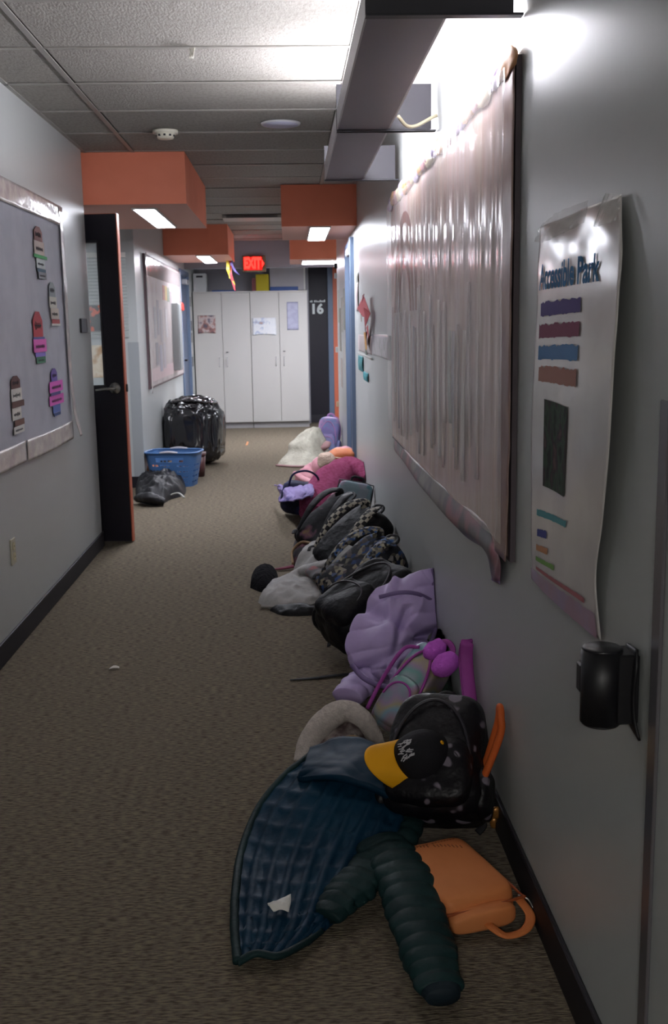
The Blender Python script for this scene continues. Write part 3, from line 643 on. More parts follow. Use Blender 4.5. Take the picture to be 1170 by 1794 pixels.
# blue frame on the right wall
d5 = thing('door_5', 'slate blue door frame on the right wall under the orange soffit', 'door', (XR, 9.43, 0)); d5['kind'] = 'structure'; del d5['category']
box('jamb', (-.035, -.56, 0), (.11, -.50, 2.11), blueD, d5, bev=.004); box('jamb', (-.02, .50, 0), (.11, .56, 2.11), blueD, d5, bev=.004)
box('door_head', (-.02, -.50, 2.05), (.11, .50, 2.11), blueD, d5, bev=.004)
box('door_panel', (.02, -.50, .01), (.065, .50, 2.05), blackD, d5)
box('door_closer', (-.05, -.42, 1.97), (.02, -.18, 2.03), greyLt, d5, bev=.008)
for k, (ya, zc, w, h, c) in enumerate([(10.3, 1.55, .3, .4, '8a8f80'), (10.75, 1.5, .35, .35, 'a3a49c'), (11.2, 1.35, .3, .45, '7f7a6c'), (10.45, 1.05, .3, .35, 'c0bdb8'), (11.55, 1.6, .25, .35, '9aa294'), (11.0, .9, .35, .3, 'b0a6a0')]):
    o = box('display_sheet', (XR-.003, ya, zc-h/2), (XR, ya+w, zc+h/2), M('card_'+c, c, rough=.5))
    tag(o, ['olive sheet high on right wall past the blue frame', 'pale grey sheet on right wall past the blue frame', 'brown-olive sheet on the right wall near door 16', 'whitish sheet low on the right wall past the blue frame', 'green-grey sheet on right wall nearest door 16', 'pinkish lowest sheet on right wall near door 16'][k], 'paper')
# ------------------------------------------------------------------ crafts on the right wall between board and blue frame
bd = thing('paper_bird', 'red and yellow paper bird craft on the right wall', 'paper craft')
cz = P(643, 550, X=XR-.03)
def poly(name, pts, mat, parent, dx=.012, y=cz.y, z=cz.z):
    n = len(pts); v = [(XR-.01-q[2], y+q[0], z+q[1]) for q in pts]; v += [(q[0]-dx*.2, q[1], q[2]) for q in v]
    g = G().add(v, [tuple(range(n)), tuple(range(n, 2*n))[::-1]]+[(i, n+i, n+(i+1) % n, (i+1) % n) for i in range(n)]); return g.build(name, mat, parent)
rM = M('red_card', 'a8222c', rough=.6); yM = M('amber_card', 'd79a3a', rough=.6)
poly('body', [(-.30, .0, .02), (-.12, .04, .05), (.1, -.02, .03), (.25, -.13, .01), (.05, -.10, .03), (-.22, -.06, .04)], rM, bd)
poly('wing', [(.0, .12, .04), (.22, .04, .07), (-.05, -.02, .05), (-.28, .0, .02)], M('rose_card', 'c25158', rough=.6), bd)
poly('head', [(-.05, .13, .04), (.12, .125, .04), (.20, .09, .03), (.05, .07, .05)], M('dark_red_card', '7a1a22', rough=.6), bd)
poly('tail', [(.22, -.10, .0), (.38, -.2, .01), (.15, -.21, .02), (.08, -.12, .02)], rM, bd)
poly('loop', [(.32, .08, .03), (.42, .0, .03), (.40, -.05, .03), (.28, -.03, .04), (.30, .03, .04)], yM, bd)
poly('feather', [(.02, -.12, .03), (.16, -.12, .03), (.14, -.24, .02), (.04, -.23, .02)], yM, bd)
poly('foot', [(-.22, -.07, .03), (-.05, -.09, .03), (-.14, -.16, .02)], M('rose_card', 'c25158'), bd)
recentre(bd)
def wallsheet(name, label, cat, px0, py0, px1, py1, mat, off=.004, skew=0):
    a = P(px0, py0, X=XR-off); b = P(px1, py1, X=XR-off)
    g = patch([[(XR-off, a.y, a.z), (XR-off-.004, a.y, (a.z+b.z)/2), (XR-off, a.y, b.z)], [(XR-off, b.y, a.z-skew), (XR-off-.006, b.y, (a.z+b.z)/2), (XR-off, b.y, b.z-skew)]], 8, 12, xmax=XR-.001)
    o = tag(g.build(name, mat, None, True), label, cat); o.modifiers.new('s', 'SOLIDIFY').thickness = .0012; return o
wallsheet('paper_sheet', 'pale grey drawing sheet with plastic sleeve on right wall by the board', 'paper', 651, 585, 684, 632, M('pale_sheet', 'a5a1a6', rough=.25, col2=['aba6ac', '918d93'], vscale=14), .003)
wallsheet('paper_sheet', 'pinkish sheet on right wall under the red paper bird', 'paper', 628, 586, 652, 622, M('pinkish_sheet', 'b0a0a0', rough=.3), .004)
wallsheet('paper_or_reflection_strip', 'thin green paper strip under the red paper bird', 'paper craft', 640, 590, 643, 622, M('grey_green_card', '6f7a70', rough=.6), .006)
wallsheet('teal_figure', 'taller teal paper figure on right wall below the bird', 'paper craft', 628, 622, 636, 652, M('teal_card', '2c8a90', rough=.6, col2='245f66', vscale=20), .006)
wallsheet('teal_figure', 'lower teal paper figure on right wall below the bird', 'paper craft', 637, 650, 645, 670, M('bright_teal_card', '279aa4', rough=.6, col2='1d666e', vscale=14), .006)
wallsheet('card_strip', 'thin white card shelf strip above the teal paper figures', 'paper', 627, 617, 652, 626, whiteP, .008, .02)
for k, (py0, py1, c) in enumerate([(480, 494, '7c8076'), (496, 545, 'ab9c9a')]):
    wallsheet('paper_note', ['small olive note beside the blue frame on right wall', 'long faded pink note beside the blue frame on right wall'][k], 'note', 624, py0, 628, py1, M('note_'+c, c, rough=.5))
# ------------------------------------------------------------------ ceiling fittings
sd = thing('smoke_detector', 'round white smoke detector on the ceiling', 'detector', (-.655, 6.13, HC-.045))
G().cyl((0, 0, .028), .07, .016, 32).build('base', M('ivory_plastic', 'd9d4c4', rough=.4), sd, True)
G().cyl((0, 0, 0), .042, .028, 32, r2=.056).build('sensor_dome', M('ivory_plastic', 'd9d4c4'), sd, True)
for k in range(10):
    a = k*math.pi/5; box('vent_slot', (-.006, .047, .01), (.006, .052, .02), M('dark_bronze', '2a2830'), sd, mtx=Matrix.Rotation(a, 4, 'Z'))
sp = thing('ceiling_speaker', 'round lavender-grey speaker grille set in the ceiling', 'speaker', (-.015, 5.96, HC-.009))
G().cyl((0, 0, .002), .105, .008, 40, r2=.108).build('rim', M('white_rim', 'c9c8cc', rough=.4), sp, True); G().cyl((0, 0, 0), .094, .003, 40).build('grille', M('lavender_grille', 'b6b6cc', rough=.6, bump=.3, bscale=300), sp, True)
vt = thing('ceiling_vent', 'dark slotted air vent in the far ceiling between the soffits', 'vent', (-.33, 10.68, HC-.03))
box('frame', (-.29, -.06, .0), (.29, .30, .03), M('vent_white', 'a7a39b', rough=.5), vt, bev=.004)
for k in range(4): box('slot', (-.25, -.062+.0, .004+.006*k), (.25, -.0605, .007+.006*k), ink, vt)
hs = patch([[P(331, 84, z=HC-.004), P(333, 92, z=HC-.02), P(331, 102, z=HC-.05)], [P(342, 84, z=HC-.004), P(340, 92, z=HC-.03), P(339, 103, z=HC-.05)]], 8, 12, lambda u, v: .004*ns(u*3, v*5, 5))
o = tag(hs.build('paper_hook', M('hook_white', 'e2ded2', rough=.5), None, True), 'small white paper scrap hanging from a ceiling grid bar', 'paper scrap'); o.modifiers.new('s', 'SOLIDIFY').thickness = .0015
rb = thing('hanging_ribbon', 'yellow and red paper ribbon hanging from the far left soffit', 'ribbon')
a = P(403, 461, z=ZB)
for k, (c, dx, L) in enumerate((('c9b02c', 0, .20), ('b8343f', .03, .33), ('c99a2c', .015, .27), ('6f62a8', .05, .16))):
    patch([[(a.x-.02+dx, 12.6+k*.01, ZB), (a.x-.015+dx, 12.6, ZB-L*.5), (a.x+.01+dx+.02*k, 12.6, ZB-L)], [(a.x+.01+dx, 12.6+k*.01, ZB), (a.x+.02+dx, 12.58, ZB-L*.5), (a.x+.03+dx+.02*k, 12.6, ZB-L*1.05)]], 5, 16, lambda u, v: .008*math.sin(v*9+k)).build('streamer', M('streamer_'+c, c, rough=.6), rb, True)
recentre(rb)
# ================================================================== THINGS ON THE FLOOR
def fabric(name, col, col2=None, rough=.85, **k):
    k.setdefault('bump', .35); k.setdefault('bscale', 45); k.setdefault('bdist', .006); k.setdefault('vscale', 6)
    k.setdefault('spec', .3); return M(name, col, rough=rough, col2=col2, **k)
nyl = fabric('black_nylon', '0c0b0f', rough=.55, spec=.2, col2='121116', bscale=16, bdist=.02, bump=.5)
webM = fabric('black_webbing', '17161b', rough=.7)
zipM = M('zip_metal', '6d675c', rough=.4, metal=.7)
def quilt(n, amp, m2=0, wr=.004, sc=6, axis=1, seed=0):
    """puffer channels across the sheet, plus small wrinkles"""
    def d(u, v):
        t = (v if axis else u)*n; a = amp*(abs(math.sin(math.pi*t))**.55)
        if m2: a *= .35+.65*abs(math.sin(math.pi*(u if axis else v)*m2+.4*ns(t, u*3, seed)))**.5
        return a+wr*ns(u*sc, v*sc*1.5, seed)+wr*.6*ridge(u*sc*2.2, v*sc*2.6, seed+4)
    return d
def ribs(n, amp, wr=.05, seed=0):
    return lambda t, a: amp*(abs(math.sin(math.pi*n*t))**.6-.6)+wr*ns(t*8, math.cos(a)*1.5, math.sin(a)*1.5+seed)
def backpack(name, label, loc, rot, w, d, h, bm, pm, sm, group=None, trim=None, soft=.012, seed=0, straps=True, checker=None, loops=1.0, z=.001, xm=XR-.004):
    """a school backpack: front towards local -y, straps on local +y"""
    t = thing(name, label, 'backpack', loc, tuple(math.radians(a) for a in rot), group); trim = trim or zipM
    dd = lambda q, a, b: soft*ns(q.x*6, q.y*6+seed, q.z*6)+soft*.6*ridge(q.x*11, q.y*9+seed, q.z*8)
    blob(w, d, h, .42, .42, .12, dd, 56, 36).build('body', bm, t, True)
    blob(w*.82, d*.42, h*.52, .5, .5, .1, dd, 44, 24, c=(0, -d*.46, h*.05)).build('front_pocket', pm, t, True)
    zp = [(-w*.40*math.cos(a), -d*.5*(.98), h*.30+h*.60*math.sin(a)) for a in np.linspace(.0, math.pi, 13)]
    sweep(zp, [.005]*13, 60, 8, upv=(0, 1, 0)).build('zipper', trim, t, True)
    zp = [(-w*.34*math.cos(a), -d*.665, h*.22+h*.27*math.sin(a)**.6) for a in np.linspace(.15, math.pi-.15, 11)]
    sweep(zp, [.004]*11, 40, 8, upv=(0, 1, 0)).build('zipper', trim, t, True)
    sweep([(-.035, d*.25, h*.96), (-.032, d*.22, h+.025), (0, d*.2, h+.042), (.032, d*.22, h+.025), (.035, d*.25, h*.96)], [.011]*5, 28, 10, .4, upv=(0, 1, 0)).build('top_handle', sm, t, True)
    for s in (-1, 1):
        blob(d*.62, .03, h*.34, .6, .6, 0, dd, 24, 16).build('side_pocket', pm, t, True).matrix_basis = Matrix.Translation((s*w*.485, 0, h*.05)) @ Matrix.Rotation(math.pi/2, 4, 'Z')
        if straps:
            k = loops
            pts = [(s*w*.12, d*.45, h*.94), (s*w*.18, d*.62*k, h*.97), (s*w*.27, d*.82*k, h*.80), (s*w*.32, d*.84*k, h*.55), (s*w*.34, d*.7*k, h*.3), (s*w*.38, d*.5, h*.12)]
            sweep(pts, [.028, .03, .031, .029, .02, .012], 44, 10, .22, upv=(0, 1, .3)).build('shoulder_strap', checker or sm, t, True)
            sweep([(s*w*.38, d*.5, h*.13), (s*w*.42, d*.55, h*.08), (s*w*.36, d*.58, h*.02)], [.01, .01, .01], 12, 8, .2, upv=(0, 1, .3)).build('webbing', webM, t, True)
    settle(t, z, xm); return t
def orient(top, back):
    z = Vector(top).normalized(); y = Vector(back); y = (y-z*y.dot(z)).normalized()
    return tuple(math.degrees(a) for a in Matrix((y.cross(z), y, z)).transposed().to_euler())
def solid(o, th, off=-1):
    s = o.modifiers.new('s', 'SOLIDIFY'); s.thickness = th; s.offset = off; return o
def PT(rows): return [[P(a, b, z=c) for a, b, c in r] for r in rows]
# ---- teal puffer jacket, lining side up
J = thing('puffer_jacket', 'dark teal puffer jacket spread open with its blue quilted lining up', 'jacket')
lining = fabric('blue_lining', '0c2c42', rough=.55, spec=.12, col2='0f3349', bscale=38, bump=.3)
shell = fabric('dark_teal_shell', '14282a', rough=.55, spec=.15, col2='1a3233', bscale=38, bump=.4)
jr = PT([
 [(547, 1322, .13), (590, 1304, .17), (640, 1312, .17), (684, 1345, .15), (724, 1392, .12)],
 [(497, 1362, .10), (560, 1368, .15), (620, 1378, .15), (676, 1398, .13), (726, 1432, .09)],
 [(452, 1420, .06), (520, 1432, .10), (590, 1440, .10), (655, 1450, .10), (712, 1470, .07)],
 [(424, 1490, .035), (492, 1500, .06), (562, 1505, .07), (628, 1505, .06), (690, 1500, .05)],
 [(413, 1560, .03), (475, 1568, .05), (540, 1572, .05), (600, 1560, .05), (650, 1535, .04)],
 [(411, 1628, .025), (465, 1632, .04), (522, 1628, .04), (572, 1608, .03), (606, 1585, .03)],
 [(416, 1688, .02), (448, 1672, .03), (488, 1676, .03), (530, 1655, .025), (562, 1632, .02)]])
g = patch(jr, 120, 200, quilt(9, .011, 13, .0022, 5), zmin=.012, flip=True)
solid(g.build('lining_panel', lining, J, True), .01)
def along(rows, idx): return [r[idx] for r in rows]
e = [q+Vector((0, 0, .004)) for q in along(jr, 0)]
sweep(e, [.011]*7, 70, 10, .8, disp=lambda t, a: .12*ns(t*20, a), zmin=.002).build('front_edge_piping', shell, J, True)
e = [q+Vector((0, 0, .002)) for q in jr[-1]]
sweep(e, [.010]*5, 60, 10, .8, zmin=.002).build('hem_binding', shell, J, True)
e = [q+Vector((0, 0, .002)) for q in along(jr, 4)[:5]]
sweep(e, [.024, .03, .03, .024, .02], 60, 14, .8, disp=ribs(9, .18), zmin=.002).build('shell_edge', shell, J, True)
# collar fold
g = patch(PT([[(545, 1318, .15), (600, 1300, .185), (660, 1316, .185), (716, 1372, .145)], [(533, 1348, .15), (596, 1332, .195), (654, 1348, .19), (712, 1396, .15)], [(520, 1368, .13), (590, 1372, .17), (650, 1386, .165), (706, 1420, .13)]]), 30, 90,
          lambda u, v: .012*ns(u*1.5, v*3, 4)+.012*math.sin(math.pi*u)+.003*ns(u*6, v*9), flip=True)
solid(g.build('collar', fabric('blue_collar', '0d2c40', rough=.55, spec=.12, bscale=30, bump=.2), J, True), .02)
# sleeves (shell side)
sl = [(668, 1478, .07), (705, 1530, .07), (728, 1600, .06), (750, 1670, .055), (772, 1735, .045)]
sweep([P(*q) for q in sl], [.066, .070, .068, .062, .048], 150, 34, .5, disp=ribs(13, .11, .14), zmin=.002).build('sleeve', shell, J, True)
c = [P(*q) for q in [(768, 1722, .045), (776, 1748, .04)]]
sweep(c, [.05, .036], 12, 24, .6, zmin=.002).build('cuff', fabric('cuff_binding', '14222b', rough=.7), J, True)
sl = [(690, 1482, .07), (650, 1522, .06), (610, 1562, .055), (572, 1606, .04)]
sweep([P(*q) for q in sl], [.05, .056, .052, .036], 110, 28, .5, disp=ribs(9, .12, .22, 5), zmin=.002).build('sleeve', shell, J, True)
a = P(487, 1587, z=.065); g = patch([[a+Vector((-.025, .012, .0)), a+Vector((-.005, .016, .004)), a+Vector((.03, .03, .012))], [a+Vector((-.022, -.006, .006)), a+Vector((.0, -.004, .012)), a+Vector((.03, .005, .006))], [a+Vector((-.01, -.024, .0)), a+Vector((.008, -.026, .006)), a+Vector((.025, -.03, .002))]], 14, 14, lambda u, v: .003*ns(u*4, v*4))
solid(g.build('care_label', M('white_satin', 'd8d6cf', rough=.5), J, True), .001)
recentre(J)
# ---- sherpa hood
S = thing('fleece_hood', 'grey sherpa fleece hood standing behind the teal jacket', 'hood')
sherpa = M('grey_sherpa', 'b5aca6', rough=1, col2='c4bbb4', vscale=60, bump=.7, bscale=160, bdist=.006, spec=.1)
arch = [(533, 1338, .03), (545, 1298, .09), (572, 1262, .15), (603, 1246, .18), (634, 1258, .17), (655, 1290, .11), (664, 1315, .06)]
ap = [P(*q) for q in arch]
sweep(ap, [.036, .040, .040, .036, .030, .026, .024], 80, 24, .75, disp=lambda t, a: .05*ns(t*30, math.cos(a)*3, math.sin(a)*3)+.06*ns(t*8, a), upv=(0, -1, .4), zmin=.001).build('hood_rim', sherpa, S, True)
back = [[q for q in ap], [q+Vector((.005, .07, -.01)) for q in ap], [Vector((q.x*.75+.25*ap[3].x, q.y+.12, q.z*.55)) for q in ap]]
solid(patch(back, 30, 80, lambda u, v: .006*ns(u*5, v*6), zmin=.002).build('hood_back', sherpa, S, True), .012)
inn = [[ap[1].lerp(ap[5], k)+Vector((0, .03, .04*math.sin(math.pi*k))) for k in (0, .3, .6, 1)], [ap[0].lerp(ap[6], k)+Vector((0, -.02, .06*math.sin(math.pi*k))) for k in (0, .3, .6, 1)]]
inn.insert(0, [ap[2].lerp(ap[4], k)+Vector((0, .05, .0)) for k in (0, .3, .6, 1)])
solid(patch(inn, 30, 40, lambda u, v: .012*ns(u*3, v*4, 3)).build('hood_lining', M('brown_grey_fleece', 'a3968f', rough=1, col2=['5a4848', 'b3a8a2'], vscale=9, lo=.35, hi=.6, bump=.8, bscale=90, bdist=.01), S, True), .01)
sweep([P(598, 1292, z=.17), P(622, 1290, z=.175), P(648, 1304, z=.16)], [.003]*3, 20, 8).build('drawcord', M('tan_cord', '9b7d5a', rough=.8), S, True)
recentre(S)
# ---- marbled black backpack and what hangs on it
marb = fabric('marbled_black', '0f0d13', rough=.42, col2=['0f0d13', '15131a', '78707c'], vscale=17, vdet=1.2, lo=.56, hi=.66, bscale=18, bdist=.02, bump=.5)
bp = backpack('backpack', 'black backpack with pale marbled blotches leaning on right wall by the orange bag', (.445, 2.60, 0), orient((.18, .66, .72), (.30, .65, -.6)), .28, .19, .34, marb, marb, nyl, trim=M('dark_zip', '2c2930', rough=.4), seed=3, straps=True, soft=.016)
kc = thing('keyring', 'gold keyring charms beside the marbled backpack by the wall', 'keyring'); a = P(878, 1432, z=.02)
for k, (dx, dz) in enumerate(((0, .0), (.012, .022), (-.004, .05))):
    blob(.028, .016, .034, .8, .8, nu=16, nv=10, c=(a.x-.024+dx, a.y-.02*k-.03, .003+dz)).build('charm', M('gold_charm', 'a8743a', rough=.35, metal=.5), kc, True)
sweep([(a.x-.008, a.y+.01, .03), (a.x-.004, a.y+.0, .07), (a.x-.01, a.y+.02, .10)], [.003]*3, 14, 8).build('key_chain', chrome, kc, True)
recentre(kc)
w2 = thing('orange_pouch', 'orange strap loop standing between the marbled backpack and wall', 'strap'); a = P(876, 1262, X=XR-.02)
sweep([(a.x-.13, a.y+.03, .10), (a.x-.06, a.y+.03, .15), (a.x-.006, a.y+.02, a.z-.03), (a.x-.002, a.y, a.z+.035), (a.x-.004, a.y-.03, a.z+.02), (a.x-.010, a.y-.035, a.z-.04), (a.x-.08, a.y-.02, .12)], [.012]*7, 40, 12, .8, upv=(1, 0, 0)).build('strap_loop', fabric('orange_strap', 'd0622a', rough=.6), w2, True)
w2.name = 'strap_loop'; recentre(w2)
# ---- cap
cp_ = thing('baseball_cap', 'black cap with yellow brim and white embroidered front', 'cap'); a = P(728, 1338, z=.24)
capM = fabric('black_cap_cloth', '15141a', rough=.8); yb = fabric('yellow_brim', 'eda80c', rough=.7, bump=.15)
dome = []
for i in range(13):
    ph = math.pi/2*i/12; dome.append([(.087*math.cos(ph)*math.cos(th), .078*math.cos(ph)*math.sin(th), .105*math.sin(ph)**.85) for th in np.linspace(0, 2*math.pi, 49)])
f, uv = gridf(13, 49); solid(G().add([p for r in dome for p in r], f, uv).build('crown', capM, cp_, True), .003)
br = []
for u in np.linspace(0, 1, 10):
    row = []
    for v in np.linspace(-1, 1, 31):
        th = math.pi+v*1.15; r1 = .087; x = r1*math.cos(th); y = .078*math.sin(th); L = .080*math.cos(v*math.pi/2*.96)**.5
        row.append((x-L*u, y*(1+.06*u), .002-.042*u-.012*v*v*u))
    br.append(row)
f, uv = gridf(10, 31); solid(G().add([p for r in br for p in r], f, uv).build('brim', yb, cp_, True), .004)
for s in (.35, .7): pass
G().cyl((0, 0, .101), .009, .008, 16, r2=.006).build('top_button', yb, cp_, True)
for k in range(6):
    th = k*math.pi/3; sweep([(.088*math.cos(q)*math.cos(th), .079*math.cos(q)*math.sin(th), .106*math.sin(q)**.85) for q in np.linspace(0, math.pi/2, 8)], [.0012]*8, 16, 6).build('seam', fabric('cap_seam', '24222a'), cp_, True)
rnd = random.Random(5); em = G()
for k in range(34):
    v = rnd.uniform(-.36, .36); q = rnd.uniform(.16, .5); th = math.pi+v; n = Vector((math.cos(q)*math.cos(th), math.cos(q)*math.sin(th), math.sin(q)))
    c0 = Vector((.0875*n.x, .0785*n.y, .106*math.sin(q)**.85)); M4 = Matrix.Translation(c0) @ n.to_track_quat('X', 'Z').to_matrix().to_4x4()
    em.box((-.001, -.0016, -.008), (.0025, .0016, .008), mat=M4 @ Matrix.Rotation(rnd.uniform(-.5, .5), 4, 'X'))
em.build('embroidered_lettering', fabric('white_thread', 'b8b6ba', bump=.1), cp_)
zc = Vector((.55, -.45, .70)).normalized(); xc = Vector((.80, .45, -.42)); xc = (xc-zc*xc.dot(zc)).normalized()
cp_.rotation_euler = Matrix((xc, zc.cross(xc), zc)).transposed().to_euler(); cp_.location = P(734, 1334, z=.24); cp_.scale = (.93, .93, .93)
# ---- orange lunch bag
orF = fabric('orange_canvas', 'dc8a54', rough=.6, col2='d6824c', bump=.12)
O = thing('lunch_bag', 'soft orange lunch bag lying flat with a looped handle', 'bag', (.372, 2.37, .001), (0, 0, math.radians(20)))
dd = lambda q, a, b: .004*ns(q.x*7, q.y*7, q.z*7)
blob(.205, .295, .088, .28, .4, .05, dd, 72, 30).build('body', orF, O, True)
blob(.17, .05, .05, .5, .5, 0, dd, 36, 16, c=(-.01, -.155, .006)).build('front_pouch', orF, O, True)
sweep([(-.1075, .12, .052), (-.108, -.12, .052), (-.09, -.149, .052), (.09, -.149, .052), (.108, -.12, .052), (.1085, .12, .052)], [.0035]*6, 80, 8).build('zipper', M('orange_zip', '9c4c22', rough=.5), O, True)
sweep([(-.01, -.155, .03), (-.0, -.20, .022), (.02, -.222, .015), (.065, -.222, .018), (.10, -.19, .028), (.10, -.14, .045)], [.012]*6, 50, 10, .35, zmin=.001).build('carry_handle', fabric('orange_web', 'cf7840', rough=.65), O, True)
sweep([(.10, -.135, .05), (.118, -.15, .045), (.122, -.17, .03)], [.004]*3, 12, 8).build('zip_pull', chrome, O, True)
pen = M('faint_ink', '8d4c28', rough=.6); g = G(); rnd = random.Random(8)
for k in range(16):
    if k == 7: continue
    g.box((-.07+k*.0085, .105+rnd.uniform(-.003, .003)-.0002*k*k, .0872), (-.07+k*.0085+.002, .114+rnd.uniform(0, .004)-.0002*k*k, .0886))
    g.box((-.07+k*.0085, .108, .0872), (-.07+k*.0085+.006, .1092, .0886))
g.build('handwriting', pen, O)
# ---- dark green quilted garment between bags
g = heap([P(690, 1290, z=0), P(718, 1238, z=0), P(775, 1222, z=0), P(800, 1262, z=0), P(760, 1310, z=0), P(720, 1316, z=0)], .22, lambda x, y, r: .02*ridge(x*14, y*14, 2)+.012*ns(x*30, y*30), pw=.7)
tag(g.build('padded_coat', fabric('forest_quilt', '26392f', rough=.5, col2=['1f2b28', '3c5745', '2a3a36'], vscale=14), None, True), 'dark green padded coat wedged between marbled backpack and shimmering bag', 'coat')
# ---- holographic backpack with magenta tassels
holo = M('holographic_vinyl', '8a9aa0', rough=.28, metal=.45, col2=['6c9a94', '9a86a4', 'a89c7c', '7d9fb4', '99828f', '86a08a'], vscale=7, vdet=1.5, lo=.25, hi=.75, coat=.5, bump=.25, bscale=12)
mag = fabric('magenta_trim', 'a5489f', rough=.6)
hb = backpack('backpack', 'shiny holographic backpack with magenta trim and fluffy magenta tassels', (.34, 3.36, 0), orient((.52, .30, .72), (.5, .6, -.55)), .16, .12, .33, holo, holo, mag, trim=mag, seed=9, soft=.006, straps=False)
sweep([(-.095, -.05, .03), (-.098, -.06, .15), (-.09, -.055, .27), (-.04, -.05, .30)], [.007]*4, 40, 8).build('edge_piping', mag, hb, True)
pm = M('magenta_fluff', 'c964d6', rough=1, bump=.5, bscale=120, bdist=.006, spec=.1)
for k, (px, py, zz, w) in enumerate([(765, 1135, .33, .085), (784, 1160, .31, .10)]):
    a = P(px, py, z=zz); o = blob(w, w*.8, w*.62, .95, .95, 0, lambda q, a_, b: .004*ns(q.x*60, q.y*60, q.z*60), 36, 22).build('fluffy_pompom', pm, None, True)
    o.location = (a.x, a.y, a.z-w*.3); o.rotation_euler = (.2, -.5, .5); tag(o, ['upper fluffy magenta pompom on the shimmering backpack', 'lower larger fluffy magenta pompom on the shimmering backpack'][k], 'pompom')
st = thing('strap', 'magenta strap standing up against right wall behind shimmering backpack', 'strap'); a = P(826, 1128, X=XR-.012); b = P(838, 1235, X=XR-.012)
sweep([(XR-.026, b.y+.05, b.z-.05), (XR-.026, a.y+.04, (a.z+b.z)/2), (XR-.026, a.y+.02, a.z-.01), (XR-.028, a.y-.01, a.z+.002), (XR-.030, a.y-.02, a.z-.06), (XR-.030, b.y-.01, b.z-.05)], [.020]*6, 50, 12, .3, upv=(0, 1, 0)).build('webbing_loop', mag, st, True); recentre(st)
hp = heap([P(790, 1250, z=0), P(800, 1190, z=0), P(850, 1180, z=0), P(862, 1220, z=0), P(850, 1262, z=0)], .24, lambda x, y, r: .015*ridge(x*16, y*16), pw=.55, xmax=XR-.004)
tag(hp.build('drawstring_pouch', holo, None, True), 'crumpled iridescent pouch between shimmering backpack and wall', 'pouch')
# ---- black backpack under the lavender jacket
bb = backpack('backpack', 'plain black backpack lying under the lavender puffer jacket', (.17, 4.22, 0), orient((.72, .42, .50), (.5, .45, -.8)), .29, .2, .42, nyl, nyl, webM, trim=M('dark_zip', '2c2930'), seed=21, soft=.02)
stp = sweep([P(622, 1180, z=.012), P(590, 1183, z=.008), P(550, 1188, z=.005), P(508, 1191, z=.004)], [.014, .013, .012, .006], 40, 10, .25, zmin=.001)
tag(stp.build('loose_strap', webM, None, True), 'thin black strap lying straight out on the carpet', 'strap')
# ---- lavender puffer jacket
LJ = thing('puffer_jacket', 'lavender quilted puffer jacket draped over the black backpack', 'jacket')
lav = fabric('lavender_shell', 'b3a0d0', rough=.5, col2='bba9d6', bscale=30, bump=.2)
lavd = fabric('lavender_binding', '7d6b98', rough=.6)
def PY(rows): return [[P(a, b, Y=c) for a, b, c in r] for r in rows]
lr = PY([[(660, 1032, 4.05), (700, 1018, 4.06), (735, 1006, 4.06), (755, 996, 4.05)],
         [(636, 1072, 3.98), (684, 1062, 3.94), (726, 1050, 3.96), (758, 1048, 4.02)],
         [(613, 1112, 3.90), (672, 1104, 3.82), (722, 1098, 3.86), (762, 1098, 3.96)],
         [(612, 1152, 3.84), (666, 1148, 3.74), (716, 1142, 3.78), (750, 1132, 3.90)],
         [(640, 1184, 3.80), (668, 1180, 3.71), (702, 1180, 3.73), (728, 1170, 3.84)],
         [(672, 1200, 3.80), (685, 1202, 3.74), (702, 1206, 3.74), (716, 1198, 3.80)]])
def crease(u, v, a, b, w, d): return d*math.exp(-((u-a-b*v)/w)**2)
g = patch(lr, 110, 130, lambda u, v: .012*abs(math.sin(math.pi*(u*5.2+.5*v+.15*ns(v*3, u))))**.55+.016*ns(u*2.5, v*2.5, 5)+.008*ridge(u*4, v*4, 2)
          +crease(u, v, .18, .35, .05, -.03)+crease(v, u, .62, -.25, .05, -.022)*(u > .25)+crease(u, v, .75, -.3, .05, -.025)+crease(v, u, .28, .3, .06, .022), xmax=XR-.004)
solid(g.build('quilted_body', lav, LJ, True), .03)
e = [q+Vector((-.004, -.012, .0)) for q in lr[1]]; e[0] = P(672, 1046, Y=3.97)
sweep([P(664, 1046, Y=3.96), P(700, 1038, Y=3.93), P(730, 1040, Y=3.945), P(756, 1052, Y=3.99)], [.008]*4, 40, 10, .3, upv=(-.2, -.9, .3)).build('dark_band', lavd, LJ, True)
sweep([lr[k][3]+Vector((0, -.01, 0)) for k in range(5)], [.009]*5, 50, 10).build('zip_edge', lavd, LJ, True)
sweep([P(652, 1180, z=.10), P(630, 1198, z=.07), P(608, 1222, z=.05)], [.055, .066, .062], 50, 26, .6, disp=ribs(4, .1, .1), zmin=.002).build('sleeve', lav, LJ, True)
sweep([P(700, 1190, z=.12), P(712, 1215, z=.09), P(700, 1245, z=.05)], [.04, .038, .030], 50, 26, .6, disp=ribs(4, .1, .1), zmin=.002).build('sleeve', lav, LJ, True)
sweep([P(616, 1165, z=.16), P(640, 1190, z=.125), P(675, 1203, z=.12), P(712, 1203, z=.13)], [.010]*4, 50, 10).build('hem_band', lavd, LJ, True)
recentre(LJ)
